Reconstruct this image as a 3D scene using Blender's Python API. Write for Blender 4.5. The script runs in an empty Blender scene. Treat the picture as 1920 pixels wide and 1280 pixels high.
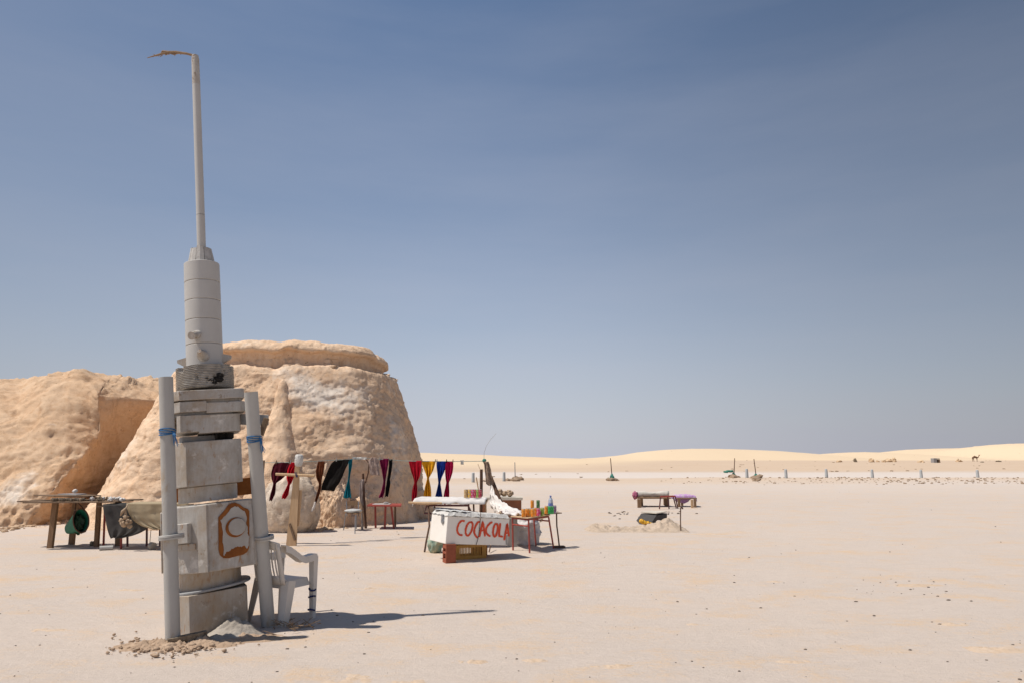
import bpy, bmesh, math, random
from mathutils import Vector, Matrix, noise
random.seed(7)
V = Vector
R = math.radians
sc = bpy.context.scene
COL = sc.collection

# ------------------------------------------------------------------ camera
F = 1280.0                       # focal length in pixels of a 1920 wide frame (24 mm)
EYE = V((0, 0, 1.66))
PITCH = math.atan((862 - 640) / F)
cam_d = bpy.data.cameras.new('camera')
cam = bpy.data.objects.new('camera', cam_d)
COL.objects.link(cam)
cam.location = EYE
cam.rotation_euler = (math.pi / 2 + PITCH, 0, 0)
cam_d.lens = 24.0
cam_d.sensor_width = 36.0
cam_d.clip_start = 0.05
cam_d.clip_end = 12000
sc.camera = cam

# ------------------------------------------------------------------ sky and sun
SUN_EL, TO_SUN = 60.5, V((-0.975, -0.21, 0)).normalized()
w = bpy.data.worlds.new('World')
sc.world = w
w.use_nodes = True
wn = w.node_tree.nodes
wl = w.node_tree.links
sky = wn.new('ShaderNodeTexSky')
sky.sky_type = 'NISHITA'
sky.sun_disc = False
sky.sun_elevation = R(SUN_EL)
sky.sun_rotation = math.atan2(TO_SUN.x, TO_SUN.y)
sky.altitude = 0
sky.air_density = 1.0
sky.dust_density = 0.2
sky.ozone_density = 1.2
# desert dust hanging low in the air: pale grey, thinning with height, whole sky dimmed by hand towards left and right
tcw = wn.new('ShaderNodeTexCoord')
sepw = wn.new('ShaderNodeSeparateXYZ'); wl.new(tcw.outputs['Generated'], sepw.inputs[0])
hr = wn.new('ShaderNodeValToRGB'); wl.new(sepw.outputs[2], hr.inputs[0])
for _ in range(3): hr.color_ramp.elements.new(0.5)
for e_, (p_, v_) in zip(hr.color_ramp.elements, ((0.0, 0.97), (0.08, 0.74), (0.19, 0.47), (0.36, 0.23), (0.66, 0.0))):
    e_.position = p_; e_.color = (v_, v_, v_, 1)
hm = wn.new('ShaderNodeMix'); hm.data_type = 'RGBA'
vmap = wn.new('ShaderNodeMapping'); vmap.inputs['Scale'].default_value = (1.3, 1.3, 7.0); vmap.inputs['Rotation'].default_value = (0, R(-12), 0)
wl.new(tcw.outputs['Generated'], vmap.inputs[0])
veil = wn.new('ShaderNodeTexNoise'); veil.inputs['Scale'].default_value = 1.6; veil.inputs['Detail'].default_value = 7; veil.inputs['Roughness'].default_value = 0.55
wl.new(vmap.outputs[0], veil.inputs['Vector'])
vr = wn.new('ShaderNodeMapRange'); wl.new(veil.outputs[0], vr.inputs[0])
vr.inputs[1].default_value = 0.35; vr.inputs[2].default_value = 0.75; vr.inputs[3].default_value = -0.03; vr.inputs[4].default_value = 0.09
va_ = wn.new('ShaderNodeMath'); va_.operation = 'ADD'; va_.use_clamp = True
wl.new(hr.outputs[0], va_.inputs[0]); wl.new(vr.outputs[0], va_.inputs[1])
wl.new(va_.outputs[0], hm.inputs[0]); wl.new(sky.outputs[0], hm.inputs[6])
hm.inputs[7].default_value = (5.25, 5.38, 6.2, 1)
ax = wn.new('ShaderNodeMapRange'); wl.new(sepw.outputs[0], ax.inputs[0])
ax.inputs[1].default_value = -1.0; ax.inputs[2].default_value = 1.0
ar = wn.new('ShaderNodeValToRGB'); wl.new(ax.outputs[0], ar.inputs[0])
ar.color_ramp.interpolation = 'B_SPLINE'
for _ in range(3): ar.color_ramp.elements.new(0.5)
for e_, (p_, v_) in zip(ar.color_ramp.elements, ((0.0, 0.68), (0.22, 0.76), (0.5, 1.08), (0.78, 0.62), (1.0, 0.55))):
    e_.position = p_; e_.color = (v_, v_, v_, 1)
am = wn.new('ShaderNodeMix'); am.data_type = 'RGBA'; am.blend_type = 'MULTIPLY'; am.inputs[0].default_value = 1.0
wl.new(hm.outputs[2], am.inputs[6]); wl.new(ar.outputs[0], am.inputs[7])
wl.new(am.outputs[2], wn['Background'].inputs[0])
wn['Background'].inputs[1].default_value = 0.105
sun_d = bpy.data.lights.new('sun', 'SUN')
sun_d.energy = 4.8
sun_d.angle = R(0.55)
sun_d.color = (1.0, 0.95, 0.88)
sun = bpy.data.objects.new('sun', sun_d)
COL.objects.link(sun)
sv = V((TO_SUN.x * math.cos(R(SUN_EL)), TO_SUN.y * math.cos(R(SUN_EL)), math.sin(R(SUN_EL))))
sun.rotation_euler = sv.to_track_quat('Z', 'Y').to_euler()
sun.location = (-20, -5, 30)
sc.view_settings.view_transform = 'Standard'
sc.view_settings.look = 'None'
sc.view_settings.exposure = 0.0
sc.view_settings.gamma = 1.0
sc.view_settings.use_curve_mapping = False

# ------------------------------------------------------------------ measuring helpers
_f = V((0, math.cos(PITCH), math.sin(PITCH)))
_u = V((0, -math.sin(PITCH), math.cos(PITCH)))
def ray(px, py):
    return _f * F + V((1, 0, 0)) * (px - 960) + _u * (640 - py)
def at(px, py, Y):
    d = ray(px, py)
    return EYE + d * (Y / d.y)
def gd(px, py, z=0.0):
    d = ray(px, py)
    return EYE + d * ((z - EYE.z) / d.z)
def hit(px, py, P, n):
    d = ray(px, py)
    return EYE + d * ((P - EYE).dot(n) / d.dot(n))
def lerp(a, b, t): return a + (b - a) * t
def sst(a, b, x):
    t = max(0.0, min(1.0, (x - a) / (b - a)))
    return t * t * (3 - 2 * t)
def pw(tab, x):
    if x <= tab[0][0]: return tab[0][1:]
    for p, q in zip(tab, tab[1:]):
        if x <= q[0]:
            t = (x - p[0]) / (q[0] - p[0])
            return tuple(lerp(i, j, t) for i, j in zip(p[1:], q[1:]))
    return tab[-1][1:]
def fbm(p, o=4): return noise.fractal(p, 0.6, 2.1, o)

# ------------------------------------------------------------------ materials
def nodes_of(m): return m.node_tree.nodes, m.node_tree.links
def ramp(n, stops, interp='LINEAR'):
    r = n.new('ShaderNodeValToRGB')
    r.color_ramp.interpolation = interp
    while len(r.color_ramp.elements) < len(stops): r.color_ramp.elements.new(0.5)
    for e, (p, c) in zip(r.color_ramp.elements, stops):
        e.position = p
        e.color = (c[0], c[1], c[2], 1) if not isinstance(c, (int, float)) else (c, c, c, 1)
    return r
def tex(n, l, vec, scale, detail=6, rough=0.6, kind='ShaderNodeTexNoise', stretch=None):
    t = n.new(kind)
    t.inputs['Scale'].default_value = scale
    if 'Detail' in t.inputs: t.inputs['Detail'].default_value = detail
    if 'Roughness' in t.inputs: t.inputs['Roughness'].default_value = rough
    if stretch:
        mp = n.new('ShaderNodeMapping')
        mp.inputs['Scale'].default_value = stretch
        l.new(vec, mp.inputs[0]); vec = mp.outputs[0]
    l.new(vec, t.inputs['Vector'])
    return t
def mixc(n, l, fac, a, b, mode='MIX'):
    m = n.new('ShaderNodeMix'); m.data_type = 'RGBA'; m.blend_type = mode
    for s, v in ((0, fac), (6, a), (7, b)):
        if isinstance(v, (int, float)): m.inputs[s].default_value = v
        elif isinstance(v, tuple): m.inputs[s].default_value = (v[0], v[1], v[2], 1)
        else: l.new(v, m.inputs[s])
    return m.outputs[2]
def bumpn(n, l, h, strength, dist, prev=None):
    b = n.new('ShaderNodeBump')
    b.inputs['Strength'].default_value = strength
    b.inputs['Distance'].default_value = dist
    l.new(h, b.inputs['Height'])
    if prev is not None: l.new(prev, b.inputs['Normal'])
    return b.outputs[0]
def new_mat(name):
    m = bpy.data.materials.new(name); m.use_nodes = True
    n, l = nodes_of(m)
    b = n['Principled BSDF']
    tc = n.new('ShaderNodeTexCoord')
    return m, n, l, b, tc.outputs['Object']
def pm(name, c, c2=None, scale=6.0, rough=0.7, bump=0.15, bscale=40.0, dist=0.01, metal=0.0,
       stain=None, stain_at=0.6, stain_scale=5.0, stretch=None, trans=0.0):
    """general weathered material: two tones, optional stain colour, fine relief"""
    m, n, l, b, vec = new_mat(name)
    c2 = c2 or tuple(x * 0.75 for x in c)
    t = tex(n, l, vec, scale, stretch=stretch)
    col = mixc(n, l, ramp_out(n, l, t.outputs[0], 0.35, 0.65), c, c2)
    if stain:
        s = tex(n, l, vec, stain_scale, 8, 0.7, stretch=stretch)
        col = mixc(n, l, ramp_out(n, l, s.outputs[0], stain_at, stain_at + 0.09), col, stain)
    l.new(col, b.inputs['Base Color'])
    b.inputs['Roughness'].default_value = rough
    if rough > 0.82: b.inputs['Specular IOR Level'].default_value = 0.12
    b.inputs['Metallic'].default_value = metal
    if bump:
        h = tex(n, l, vec, bscale, 6, 0.65, stretch=stretch)
        l.new(bumpn(n, l, h.outputs[0], bump, dist), b.inputs['Normal'])
    if trans: 
        b.inputs['Transmission Weight'].default_value = trans
    return m
def ramp_out(n, l, val, a, b):
    r = n.new('ShaderNodeMapRange')
    r.inputs[1].default_value = a; r.inputs[2].default_value = b
    l.new(val, r.inputs[0])
    return r.outputs[0]

def make_ground_mat():
    m, n, l, b, vec = new_mat('desert_floor')
    geo = n.new('ShaderNodeNewGeometry')
    pos = geo.outputs['Position']
    sep = n.new('ShaderNodeSeparateXYZ'); l.new(pos, sep.inputs[0])
    big = tex(n, l, pos, 0.35, 5, 0.55, stretch=(0.7, 1.3, 1))
    mid = tex(n, l, pos, 1.3, 9, 0.7, stretch=(0.7, 1.1, 1))
    fine = tex(n, l, pos, 22, 8, 0.75)
    grain = tex(n, l, pos, 140, 4, 0.8)
    crust = mixc(n, l, ramp_out(n, l, big.outputs[0], 0.35, 0.65), (0.545, 0.447, 0.370), (0.495, 0.418, 0.358))
    med = tex(n, l, pos, 5.5, 8, 0.7, stretch=(0.6, 1.3, 1))
    crust = mixc(n, l, ramp_out(n, l, med.outputs[0], 0.40, 0.68), crust, (0.47, 0.39, 0.325))
    crust = mixc(n, l, ramp_out(n, l, fine.outputs[0], 0.3, 0.75), crust, (0.56, 0.475, 0.405))
    # loose orange sand lying in patches
    om = n.new('ShaderNodeMath'); om.operation = 'MULTIPLY_ADD'
    l.new(fine.outputs[0], om.inputs[0]); om.inputs[1].default_value = 0.55; l.new(mid.outputs[0], om.inputs[2])
    col = mixc(n, l, ramp_out(n, l, om.outputs[0], 0.78, 0.96), crust, (0.575, 0.42, 0.285))
    # dark grains
    gm = tex(n, l, pos, 55, 2, 0.5)
    col = mixc(n, l, ramp_out(n, l, gm.outputs[0], 0.71, 0.76), col, (0.36, 0.26, 0.18))
    # salt pan, banks and dunes follow the distance, wavering with noise
    wob = tex(n, l, pos, 0.035, 6, 0.6, stretch=(0.35, 1.0, 1))
    wy = n.new('ShaderNodeMath'); wy.operation = 'MULTIPLY_ADD'
    l.new(wob.outputs[0], wy.inputs[0]); wy.inputs[1].default_value = 34.0; l.new(sep.outputs[1], wy.inputs[2])
    d = n.new('ShaderNodeMath'); d.operation = 'SUBTRACT'
    l.new(wy.outputs[0], d.inputs[0]); d.inputs[1].default_value = 17.0
    dist = d.outputs[0]
    mr = n.new('ShaderNodeMapRange'); mr.inputs[1].default_value = 0; mr.inputs[2].default_value = 400
    l.new(dist, mr.inputs[0])
    k = lambda y: y / 400.0
    bandm = ramp(n, [(0.0, 0.0), (k(30), 0.0), (k(50), 0.25), (k(62), 0.1), (k(66), 0.55), (k(92), 0.45), (k(104), 0.0), (1.0, 0.0)])
    l.new(mr.outputs[0], bandm.inputs[0])
    col = mixc(n, l, bandm.outputs[0], col, (0.66, 0.59, 0.53))
    brownm = ramp(n, [(0.0, 0.0), (k(48), 0.0), (k(54), 0.55), (k(62), 0.55), (k(66), 0.0), (k(92), 0.0), (k(108), 0.75), (k(250), 0.7), (k(290), 0.0), (1.0, 0.0)])
    l.new(mr.outputs[0], brownm.inputs[0])
    bt = tex(n, l, pos, 0.25, 7, 0.7, stretch=(0.25, 1.6, 1))
    brown = mixc(n, l, ramp_out(n, l, bt.outputs[0], 0.35, 0.7), (0.52, 0.365, 0.235), (0.60, 0.46, 0.325))
    col = mixc(n, l, brownm.outputs[0], col, brown)
    dunem = ramp(n, [(0.0, 0.0), (k(235), 0.0), (k(290), 1.0), (1.0, 1.0)])
    xr_ = n.new('ShaderNodeMapRange'); l.new(sep.outputs[0], xr_.inputs[0])
    xr_.inputs[1].default_value = 62; xr_.inputs[2].default_value = 8; xr_.inputs[3].default_value = 0; xr_.inputs[4].default_value = 0.30
    ds = n.new('ShaderNodeMath'); ds.operation = 'ADD'; l.new(mr.outputs[0], ds.inputs[0]); l.new(xr_.outputs[0], ds.inputs[1])
    l.new(ds.outputs[0], dunem.inputs[0])
    col = mixc(n, l, dunem.outputs[0], col, (0.66, 0.51, 0.345))
    l.new(col, b.inputs['Base Color'])
    b.inputs['Roughness'].default_value = 0.95
    b.inputs['Specular IOR Level'].default_value = 0.15
    sc_ = tex(n, l, pos, 3.0, kind='ShaderNodeTexVoronoi', stretch=(1.0, 0.8, 1)); sc_.feature = 'F1'
    scm = n.new('ShaderNodeMath'); scm.operation = 'MULTIPLY'
    l.new(ramp_out(n, l, sc_.outputs['Distance'], 0.05, 0.42), scm.inputs[0]); l.new(ramp_out(n, l, big.outputs[0], 0.5, 0.62), scm.inputs[1])
    n1 = bumpn(n, l, mid.outputs[0], 0.5, 0.05)
    n1 = bumpn(n, l, scm.outputs[0], 0.35, 0.03, n1)
    n1 = bumpn(n, l, med.outputs[0], 0.55, 0.03, n1)
    n2 = bumpn(n, l, fine.outputs[0], 0.7, 0.015, n1)
    n3 = bumpn(n, l, grain.outputs[0], 0.6, 0.005, n2)
    l.new(n3, b.inputs['Normal'])
    return m

def make_mud_mat(name, c1, c2, c3, white=(0.66, 0.55, 0.44), wl_=0.60, stains=()):
    m, n, l, b, vec = new_mat(name)
    geo = n.new('ShaderNodeNewGeometry'); pos = geo.outputs['Position']
    a = tex(n, l, pos, 0.8, 8, 0.65)
    c = tex(n, l, pos, 4.5, 9, 0.72)
    f = tex(n, l, pos, 26, 8, 0.78)
    col = mixc(n, l, ramp_out(n, l, a.outputs[0], 0.36, 0.64), c1, c2)
    col = mixc(n, l, ramp_out(n, l, c.outputs[0], 0.50, 0.72), col, c3)
    wt = tex(n, l, pos, 0.75, 9, 0.72)
    wfac = wt.outputs[0]
    for (p, r) in stains:                      # plaster daubs and salt stains
        d = n.new('ShaderNodeVectorMath'); d.operation = 'DISTANCE'
        l.new(pos, d.inputs[0]); d.inputs[1].default_value = p
        q = n.new('ShaderNodeMapRange'); l.new(d.outputs['Value'], q.inputs[0])
        q.inputs[1].default_value = 0.0; q.inputs[2].default_value = r; q.inputs[3].default_value = 0.20; q.inputs[4].default_value = 0.0
        ad = n.new('ShaderNodeMath'); ad.operation = 'ADD'; l.new(wfac, ad.inputs[0]); l.new(q.outputs[0], ad.inputs[1]); wfac = ad.outputs[0]
    col = mixc(n, l, ramp_out(n, l, wfac, wl_, wl_ + 0.16), col, white)
    rn = tex(n, l, pos, 2.2, 7, 0.7, stretch=(1.5, 1.5, 0.28))
    col = mixc(n, l, ramp_out(n, l, rn.outputs[0], 0.56, 0.75), col, tuple(x * 0.8 for x in c3))
    dk = tex(n, l, pos, 13.0, 3, 0.5)
    col = mixc(n, l, ramp_out(n, l, dk.outputs[0], 0.68, 0.73), col, (0.34, 0.21, 0.12))
    gr = tex(n, l, pos, 55, 4, 0.7)
    col = mixc(n, l, ramp_out(n, l, gr.outputs[0], 0.5, 0.8), col, tuple(min(0.8, x * 1.18) for x in c2))
    # hairline cracks
    wp = n.new('ShaderNodeMix'); wp.data_type = 'VECTOR'; wp.inputs[0].default_value = 0.25
    l.new(pos, wp.inputs[4]); l.new(c.outputs['Color'], wp.inputs[5])
    vc = tex(n, l, wp.outputs[1], 1.6, kind='ShaderNodeTexVoronoi'); vc.feature = 'DISTANCE_TO_EDGE'
    crk = ramp_out(n, l, vc.outputs['Distance'], 0.0, 0.018)
    msk = ramp_out(n, l, a.outputs[0], 0.46, 0.56)
    mx = n.new('ShaderNodeMath'); mx.operation = 'MAXIMUM'; l.new(crk, mx.inputs[0]); l.new(msk, mx.inputs[1])
    l.new(col, b.inputs['Base Color'])
    b.inputs['Roughness'].default_value = 0.95
    b.inputs['Specular IOR Level'].default_value = 0.1
    fl = tex(n, l, pos, 1.7, 10, 0.66, stretch=(1.0, 1.0, 1.5))
    steps = ramp(n, [(0.0, 0.0), (0.40, 0.12), (0.455, 0.2), (0.46, 0.42), (0.52, 0.5), (0.525, 0.72), (0.58, 0.78), (0.585, 1.0), (1.0, 1.0)])
    l.new(fl.outputs[0], steps.inputs[0])
    g2 = tex(n, l, pos, 70, 5, 0.8)
    n1 = bumpn(n, l, c.outputs[0], 0.32, 0.05)
    n1 = bumpn(n, l, steps.outputs[0], 0.55, 0.035, n1)
    n2 = bumpn(n, l, mx.outputs[0], 0.5, 0.02, n1)
    n3 = bumpn(n, l, f.outputs[0], 0.6, 0.022, n2)
    n3 = bumpn(n, l, g2.outputs[0], 0.5, 0.008, n3)
    l.new(n3, b.inputs['Normal'])
    return m

def make_paint_mat(name, base, warm, rust_at=0.66, up=0.4, base2=None):
    """grey paint on boards: vertical grain, beige dust, a few rust runs"""
    m, n, l, b, vec = new_mat(name)
    g = tex(n, l, vec, 9, 7, 0.7, stretch=(6, 6, up))
    p = tex(n, l, vec, 4.2, 8, 0.68)
    col = mixc(n, l, ramp_out(n, l, g.outputs[0], 0.3, 0.7), base, base2 or tuple(x * 0.78 for x in base))
    col = mixc(n, l, ramp_out(n, l, p.outputs[0], 0.45, 0.64), col, warm)
    lg = tex(n, l, vec, 1.7, 8, 0.7, stretch=(1.4, 1.4, 0.7))
    col = mixc(n, l, ramp_out(n, l, lg.outputs[0], 0.48, 0.70), col, tuple(x * 0.72 for x in warm))
    chp = tex(n, l, vec, 5.5, 10, 0.74)
    cm = ramp_out(n, l, chp.outputs[0], 0.605, 0.625)
    col = mixc(n, l, cm, col, (0.30, 0.235, 0.175))
    pale = tex(n, l, vec, 3.1, 9, 0.72)
    col = mixc(n, l, ramp_out(n, l, pale.outputs[0], 0.58, 0.66), col, tuple(min(.7, x * 1.25) for x in base))
    s = tex(n, l, vec, 7, 9, 0.75, stretch=(3.5, 3.5, 0.9))
    col = mixc(n, l, ramp_out(n, l, s.outputs[0], rust_at, rust_at + 0.07), col, (0.34, 0.21, 0.12))
    sp = tex(n, l, vec, 60, 3, 0.6)
    col = mixc(n, l, ramp_out(n, l, sp.outputs[0], 0.70, 0.76), col, (0.22, 0.18, 0.15))
    l.new(col, b.inputs['Base Color'])
    b.inputs['Roughness'].default_value = 0.72
    l.new(bumpn(n, l, g.outputs[0], 0.25, 0.004, bumpn(n, l, cm, 0.35, -0.003, bumpn(n, l, p.outputs[0], 0.25, 0.008))), b.inputs['Normal'])
    return m

M = {}
M['ground'] = make_ground_mat()
M['mud'] = make_mud_mat('mud_plaster', (0.69, 0.47, 0.305), (0.71, 0.525, 0.37), (0.60, 0.37, 0.215), white=(0.74, 0.64, 0.54), stains=[(at(255, 905, 18.6), 1.5), (at(675, 745, 19.2), 1.3), (at(735, 820, 20.0), 1.2), (at(590, 740, 18.4), 1.0), (at(545, 700, 18.6), 1.2)])
M['mud2'] = make_mud_mat('ochre_mud_plaster', (0.57, 0.375, 0.23), (0.61, 0.435, 0.29), (0.47, 0.28, 0.155), white=(0.72, 0.62, 0.52), wl_=0.63, stains=[(at(40, 905, 18.6), 1.3), (at(165, 860, 19.8), 0.6), (at(90, 800, 20.2), 0.8)])
M['boulder'] = make_mud_mat('pale_boulder', (0.60, 0.49, 0.38), (0.52, 0.41, 0.31), (0.44, 0.33, 0.23), white=(0.70, 0.61, 0.52), wl_=0.55)
M['tower'] = make_paint_mat('grey_painted_boards', (0.51, 0.48, 0.44), (0.39, 0.315, 0.24), 0.58)
M['tower_warm'] = make_paint_mat('dusty_grey_boards', (0.48, 0.43, 0.37), (0.41, 0.315, 0.22), 0.56)
M['cyl'] = pm('grey_sheet_metal', (0.49, 0.47, 0.44), (0.45, 0.43, 0.40), 3, 0.6, 0.05, 30, 0.004, stain=(0.45, 0.40, 0.34), stain_at=0.66)
M['pvc'] = pm('grey_plastic_pipe', (0.44, 0.425, 0.395), (0.385, 0.365, 0.335), 4, 0.65, 0.25, 40, 0.005, stain=(0.36, 0.29, 0.215), stain_at=0.56, stain_scale=5, stretch=(1, 1, .45))
M['ridge'] = pm('weathered_rope_ridges', (0.46, 0.425, 0.38), (0.30, 0.275, 0.245), 9, 0.9, 0.5, 50, 0.01, stain=(0.10, 0.09, 0.08), stain_at=0.64)
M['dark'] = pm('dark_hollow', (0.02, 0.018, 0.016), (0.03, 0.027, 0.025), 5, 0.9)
M['lid'] = pm('dark_grey_board', (0.27, 0.275, 0.28), (0.33, 0.32, 0.31), 5, 0.7, 0.2, stain=(0.40, 0.35, 0.29), stain_at=0.6)
M['rust'] = pm('rust_orange', (0.29, 0.105, 0.028), (0.20, 0.068, 0.02), 9, 0.85, 0.3, 60, 0.004)
M['cement'] = pm('pale_cement', (0.40, 0.355, 0.30), (0.32, 0.275, 0.225), 4, 0.95, 0.6, 25, 0.02, stain=(0.45, 0.34, 0.24), stain_at=0.62)
M['flake'] = pm('flaked_paint', (0.43, 0.405, 0.37), (0.36, 0.33, 0.295), 8, 0.8, 0.3, 40, 0.005, stain=(0.36, 0.25, 0.17), stain_at=0.62)
M['collar'] = pm('peeling_collar', (0.50, 0.48, 0.45), (0.40, 0.37, 0.335), 7, 0.85, 0.4, 30, 0.01, stain=(0.15, 0.11, 0.09), stain_at=0.60, stain_scale=9)
M['mast_top'] = pm('flaking_mast', (0.46, 0.43, 0.39), (0.38, 0.33, 0.28), 12, 0.8, 0.4, 40, 0.01, stain=(0.17, 0.10, 0.06), stain_at=0.56, stain_scale=14)
M['twig'] = pm('dry_twig', (0.33, 0.23, 0.15), (0.24, 0.16, 0.10), 20, 0.9, 0.4)
M['rope_blue'] = pm('blue_rope', (0.035, 0.16, 0.36), (0.03, 0.11, 0.25), 40, 0.8, 0.6, 120)
M['navy'] = pm('navy_string', (0.012, 0.016, 0.10), None, 30, 0.8)
M['chair'] = pm('white_plastic', (0.66, 0.61, 0.55), (0.60, 0.55, 0.49), 5, 0.42, 0.05, stain=(0.47, 0.43, 0.38), stain_at=0.66)
M['plank'] = pm('pale_plank', (0.56, 0.39, 0.235), (0.47, 0.31, 0.18), 5, 0.85, 0.3, 30, 0.005, stretch=(7, 7, 0.7), stain=(0.28, 0.18, 0.11), stain_at=0.68)
M['oldwood'] = pm('old_grey_wood', (0.24, 0.165, 0.11), (0.17, 0.115, 0.075), 6, 0.9, 0.4, 30, 0.008, stretch=(6, 6, 0.8))
M['wood'] = pm('brown_wood', (0.27, 0.17, 0.10), (0.20, 0.12, 0.07), 6, 0.85, 0.35, 30, 0.006, stretch=(6, 6, 0.8))
M['darkwood'] = pm('dark_brown_wood', (0.13, 0.075, 0.05), (0.09, 0.05, 0.035), 8, 0.85, 0.3)
M['red_metal'] = pm('red_painted_metal', (0.36, 0.055, 0.035), (0.26, 0.04, 0.028), 12, 0.5, 0.1, stain=(0.14, 0.06, 0.035), stain_at=0.62)
M['maroon_metal'] = pm('maroon_metal', (0.13, 0.035, 0.035), (0.09, 0.03, 0.03), 12, 0.5, 0.1)
M['grey_metal'] = pm('grey_tube', (0.34, 0.35, 0.37), (0.26, 0.26, 0.27), 15, 0.4, 0.05, metal=0.5)
M['white_paint'] = pm('white_enamel', (0.82, 0.78, 0.72), (0.78, 0.73, 0.66), 3, 0.45, 0.05, stain=(0.55, 0.46, 0.37), stain_at=0.69, stain_scale=3)
M['fr_lid'] = pm('worn_freezer_lid', (0.62, 0.60, 0.56), (0.47, 0.44, 0.40), 7, 0.8, 0.5, 25, 0.015, stain=(0.16, 0.14, 0.13), stain_at=0.62, stain_scale=9)
M['red_paint'] = pm('red_brush_paint', (0.74, 0.085, 0.022), (0.60, 0.055, 0.018), 18, 0.6, 0.1)
M['brick'] = pm('red_hollow_block', (0.33, 0.105, 0.06), (0.27, 0.085, 0.05), 12, 0.9, 0.4, 40, stain=(0.42, 0.28, 0.20), stain_at=0.62)
M['crate'] = pm('yellow_plastic_crate', (0.55, 0.29, 0.055), (0.46, 0.235, 0.045), 8, 0.5, 0.05)
M['sack'] = pm('white_woven_sack', (0.62, 0.60, 0.59), (0.52, 0.49, 0.48), 9, 0.7, 0.4, 30, 0.012)
M['sheet'] = pm('white_cloth', (0.66, 0.62, 0.585), (0.60, 0.56, 0.52), 6, 0.9, 0.3, 25, 0.012)
M['bag_white'] = pm('white_plastic_bag', (0.66, 0.64, 0.60), (0.48, 0.46, 0.42), 16, 0.5, 0.8, 30, 0.02)
M['rose'] = pm('desert_rose', (0.46, 0.34, 0.23), (0.34, 0.24, 0.16), 16, 0.9, 0.6, 40, 0.015)
M['rose_white'] = pm('white_crystal', (0.72, 0.69, 0.65), (0.56, 0.51, 0.46), 18, 0.8, 0.6, 40, 0.015)
M['rose_dark'] = pm('dark_mineral', (0.12, 0.09, 0.065), (0.30, 0.24, 0.17), 30, 0.85, 0.5)
M['green_bag'] = pm('green_basket', (0.012, 0.17, 0.10), (0.01, 0.12, 0.07), 30, 0.6, 0.5, 90, 0.006, stain=(0.10, 0.34, 0.22), stain_at=0.63, stain_scale=40)
M['green_in'] = pm('basket_inside_shade', (0.006, 0.012, 0.008), (0.008, 0.05, 0.015), 30, 0.8, 0.5, 60)  # near-black green: shade inside the basket put into the colour
M['charcoal'] = pm('charcoal_cloth', (0.075, 0.070, 0.066), (0.055, 0.051, 0.048), 7, 0.95, 0.25, 40)
M['khaki'] = pm('khaki_cloth', (0.40, 0.32, 0.21), (0.35, 0.275, 0.175), 7, 0.95, 0.25, 40)
M['slate'] = pm('grey_slate', (0.24, 0.225, 0.22), (0.30, 0.28, 0.27), 9, 0.8, 0.3)
M['grey_board'] = pm('grey_board', (0.42, 0.40, 0.375), (0.36, 0.34, 0.315), 5, 0.85, 0.3)
M['net'] = pm('green_net', (0.05, 0.20, 0.16), (0.08, 0.26, 0.20), 20, 0.9, 0.5)
M['bollard'] = pm('grey_concrete_bollard', (0.42, 0.43, 0.43), (0.36, 0.37, 0.37), 4, 0.85, 0.2)
M['rubble'] = pm('sandstone_rubble', (0.37, 0.265, 0.18), (0.24, 0.17, 0.115), 1.5, 0.95, 0.4, 12, 0.03)
M['sandrock'] = pm('pale_sandstone', (0.62, 0.46, 0.30), (0.54, 0.385, 0.24), 0.8, 0.95, 0.4, 6, 0.05)
M['pebble'] = pm('dark_pebble', (0.10, 0.08, 0.065), (0.20, 0.155, 0.12), 40, 0.9, 0.3)
M['loose'] = pm('dug_sand', (0.46, 0.335, 0.235), (0.36, 0.25, 0.17), 8, 0.97, 0.7, 30, 0.02)
M['loose_pale'] = pm('heaped_sand', (0.51, 0.405, 0.31), (0.42, 0.325, 0.24), 5, 0.97, 0.7, 22, 0.03)
M['patch'] = pm('orange_loose_sand', (0.56, 0.44, 0.335), (0.52, 0.385, 0.27), 9, 0.97, 0.7, 45, 0.012)
M['crumb'] = pm('plaster_crumb', (0.58, 0.42, 0.285), (0.44, 0.31, 0.20), 3, 0.97, 0.5, 30, 0.02)
M['tarp'] = pm('black_tarp', (0.035, 0.031, 0.029), (0.05, 0.045, 0.042), 8, 0.75, 0.3, 30)
M['yellow'] = pm('yellow_plastic', (0.72, 0.40, 0.02), (0.60, 0.30, 0.015), 18, 0.5, 0.5, 20, 0.02)
M['camel'] = pm('brown_camel_hair', (0.22, 0.13, 0.08), (0.15, 0.09, 0.055), 2, 0.95, 0.2)
M['desk'] = pm('rusty_brown_panel', (0.30, 0.115, 0.05), (0.22, 0.085, 0.04), 5, 0.8, 0.3, stain=(0.48, 0.36, 0.28), stain_at=0.58, stain_scale=6)
M['desk_top'] = pm('cream_board', (0.60, 0.54, 0.44), (0.52, 0.46, 0.37), 5, 0.7, 0.2)
M['teal_sack'] = pm('teal_sack', (0.10, 0.25, 0.22), (0.55, 0.47, 0.30), 3.2, 0.7, 0.4)
M['bottle'] = pm('bluish_clear_plastic', (0.62, 0.70, 0.82), (0.55, 0.64, 0.78), 8, 0.12, 0.02)
M['bottle'].node_tree.nodes['Principled BSDF'].inputs['Transmission Weight'].default_value = 0.6
M['label_blue'] = pm('blue_label', (0.03, 0.08, 0.42), (0.30, 0.36, 0.62), 30, 0.4, 0.0)
M['jerry'] = pm('pale_plastic_bottle', (0.42, 0.36, 0.29), (0.33, 0.28, 0.22), 12, 0.5, 0.2)
M['alu'] = pm('can_aluminium', (0.60, 0.60, 0.60), None, 10, 0.3, 0.0, metal=0.9)
def cloth_mat(name, c): return pm(name, c, tuple(x * 0.7 for x in c), 14, 0.9, 0.35, 30, 0.008)
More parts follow.
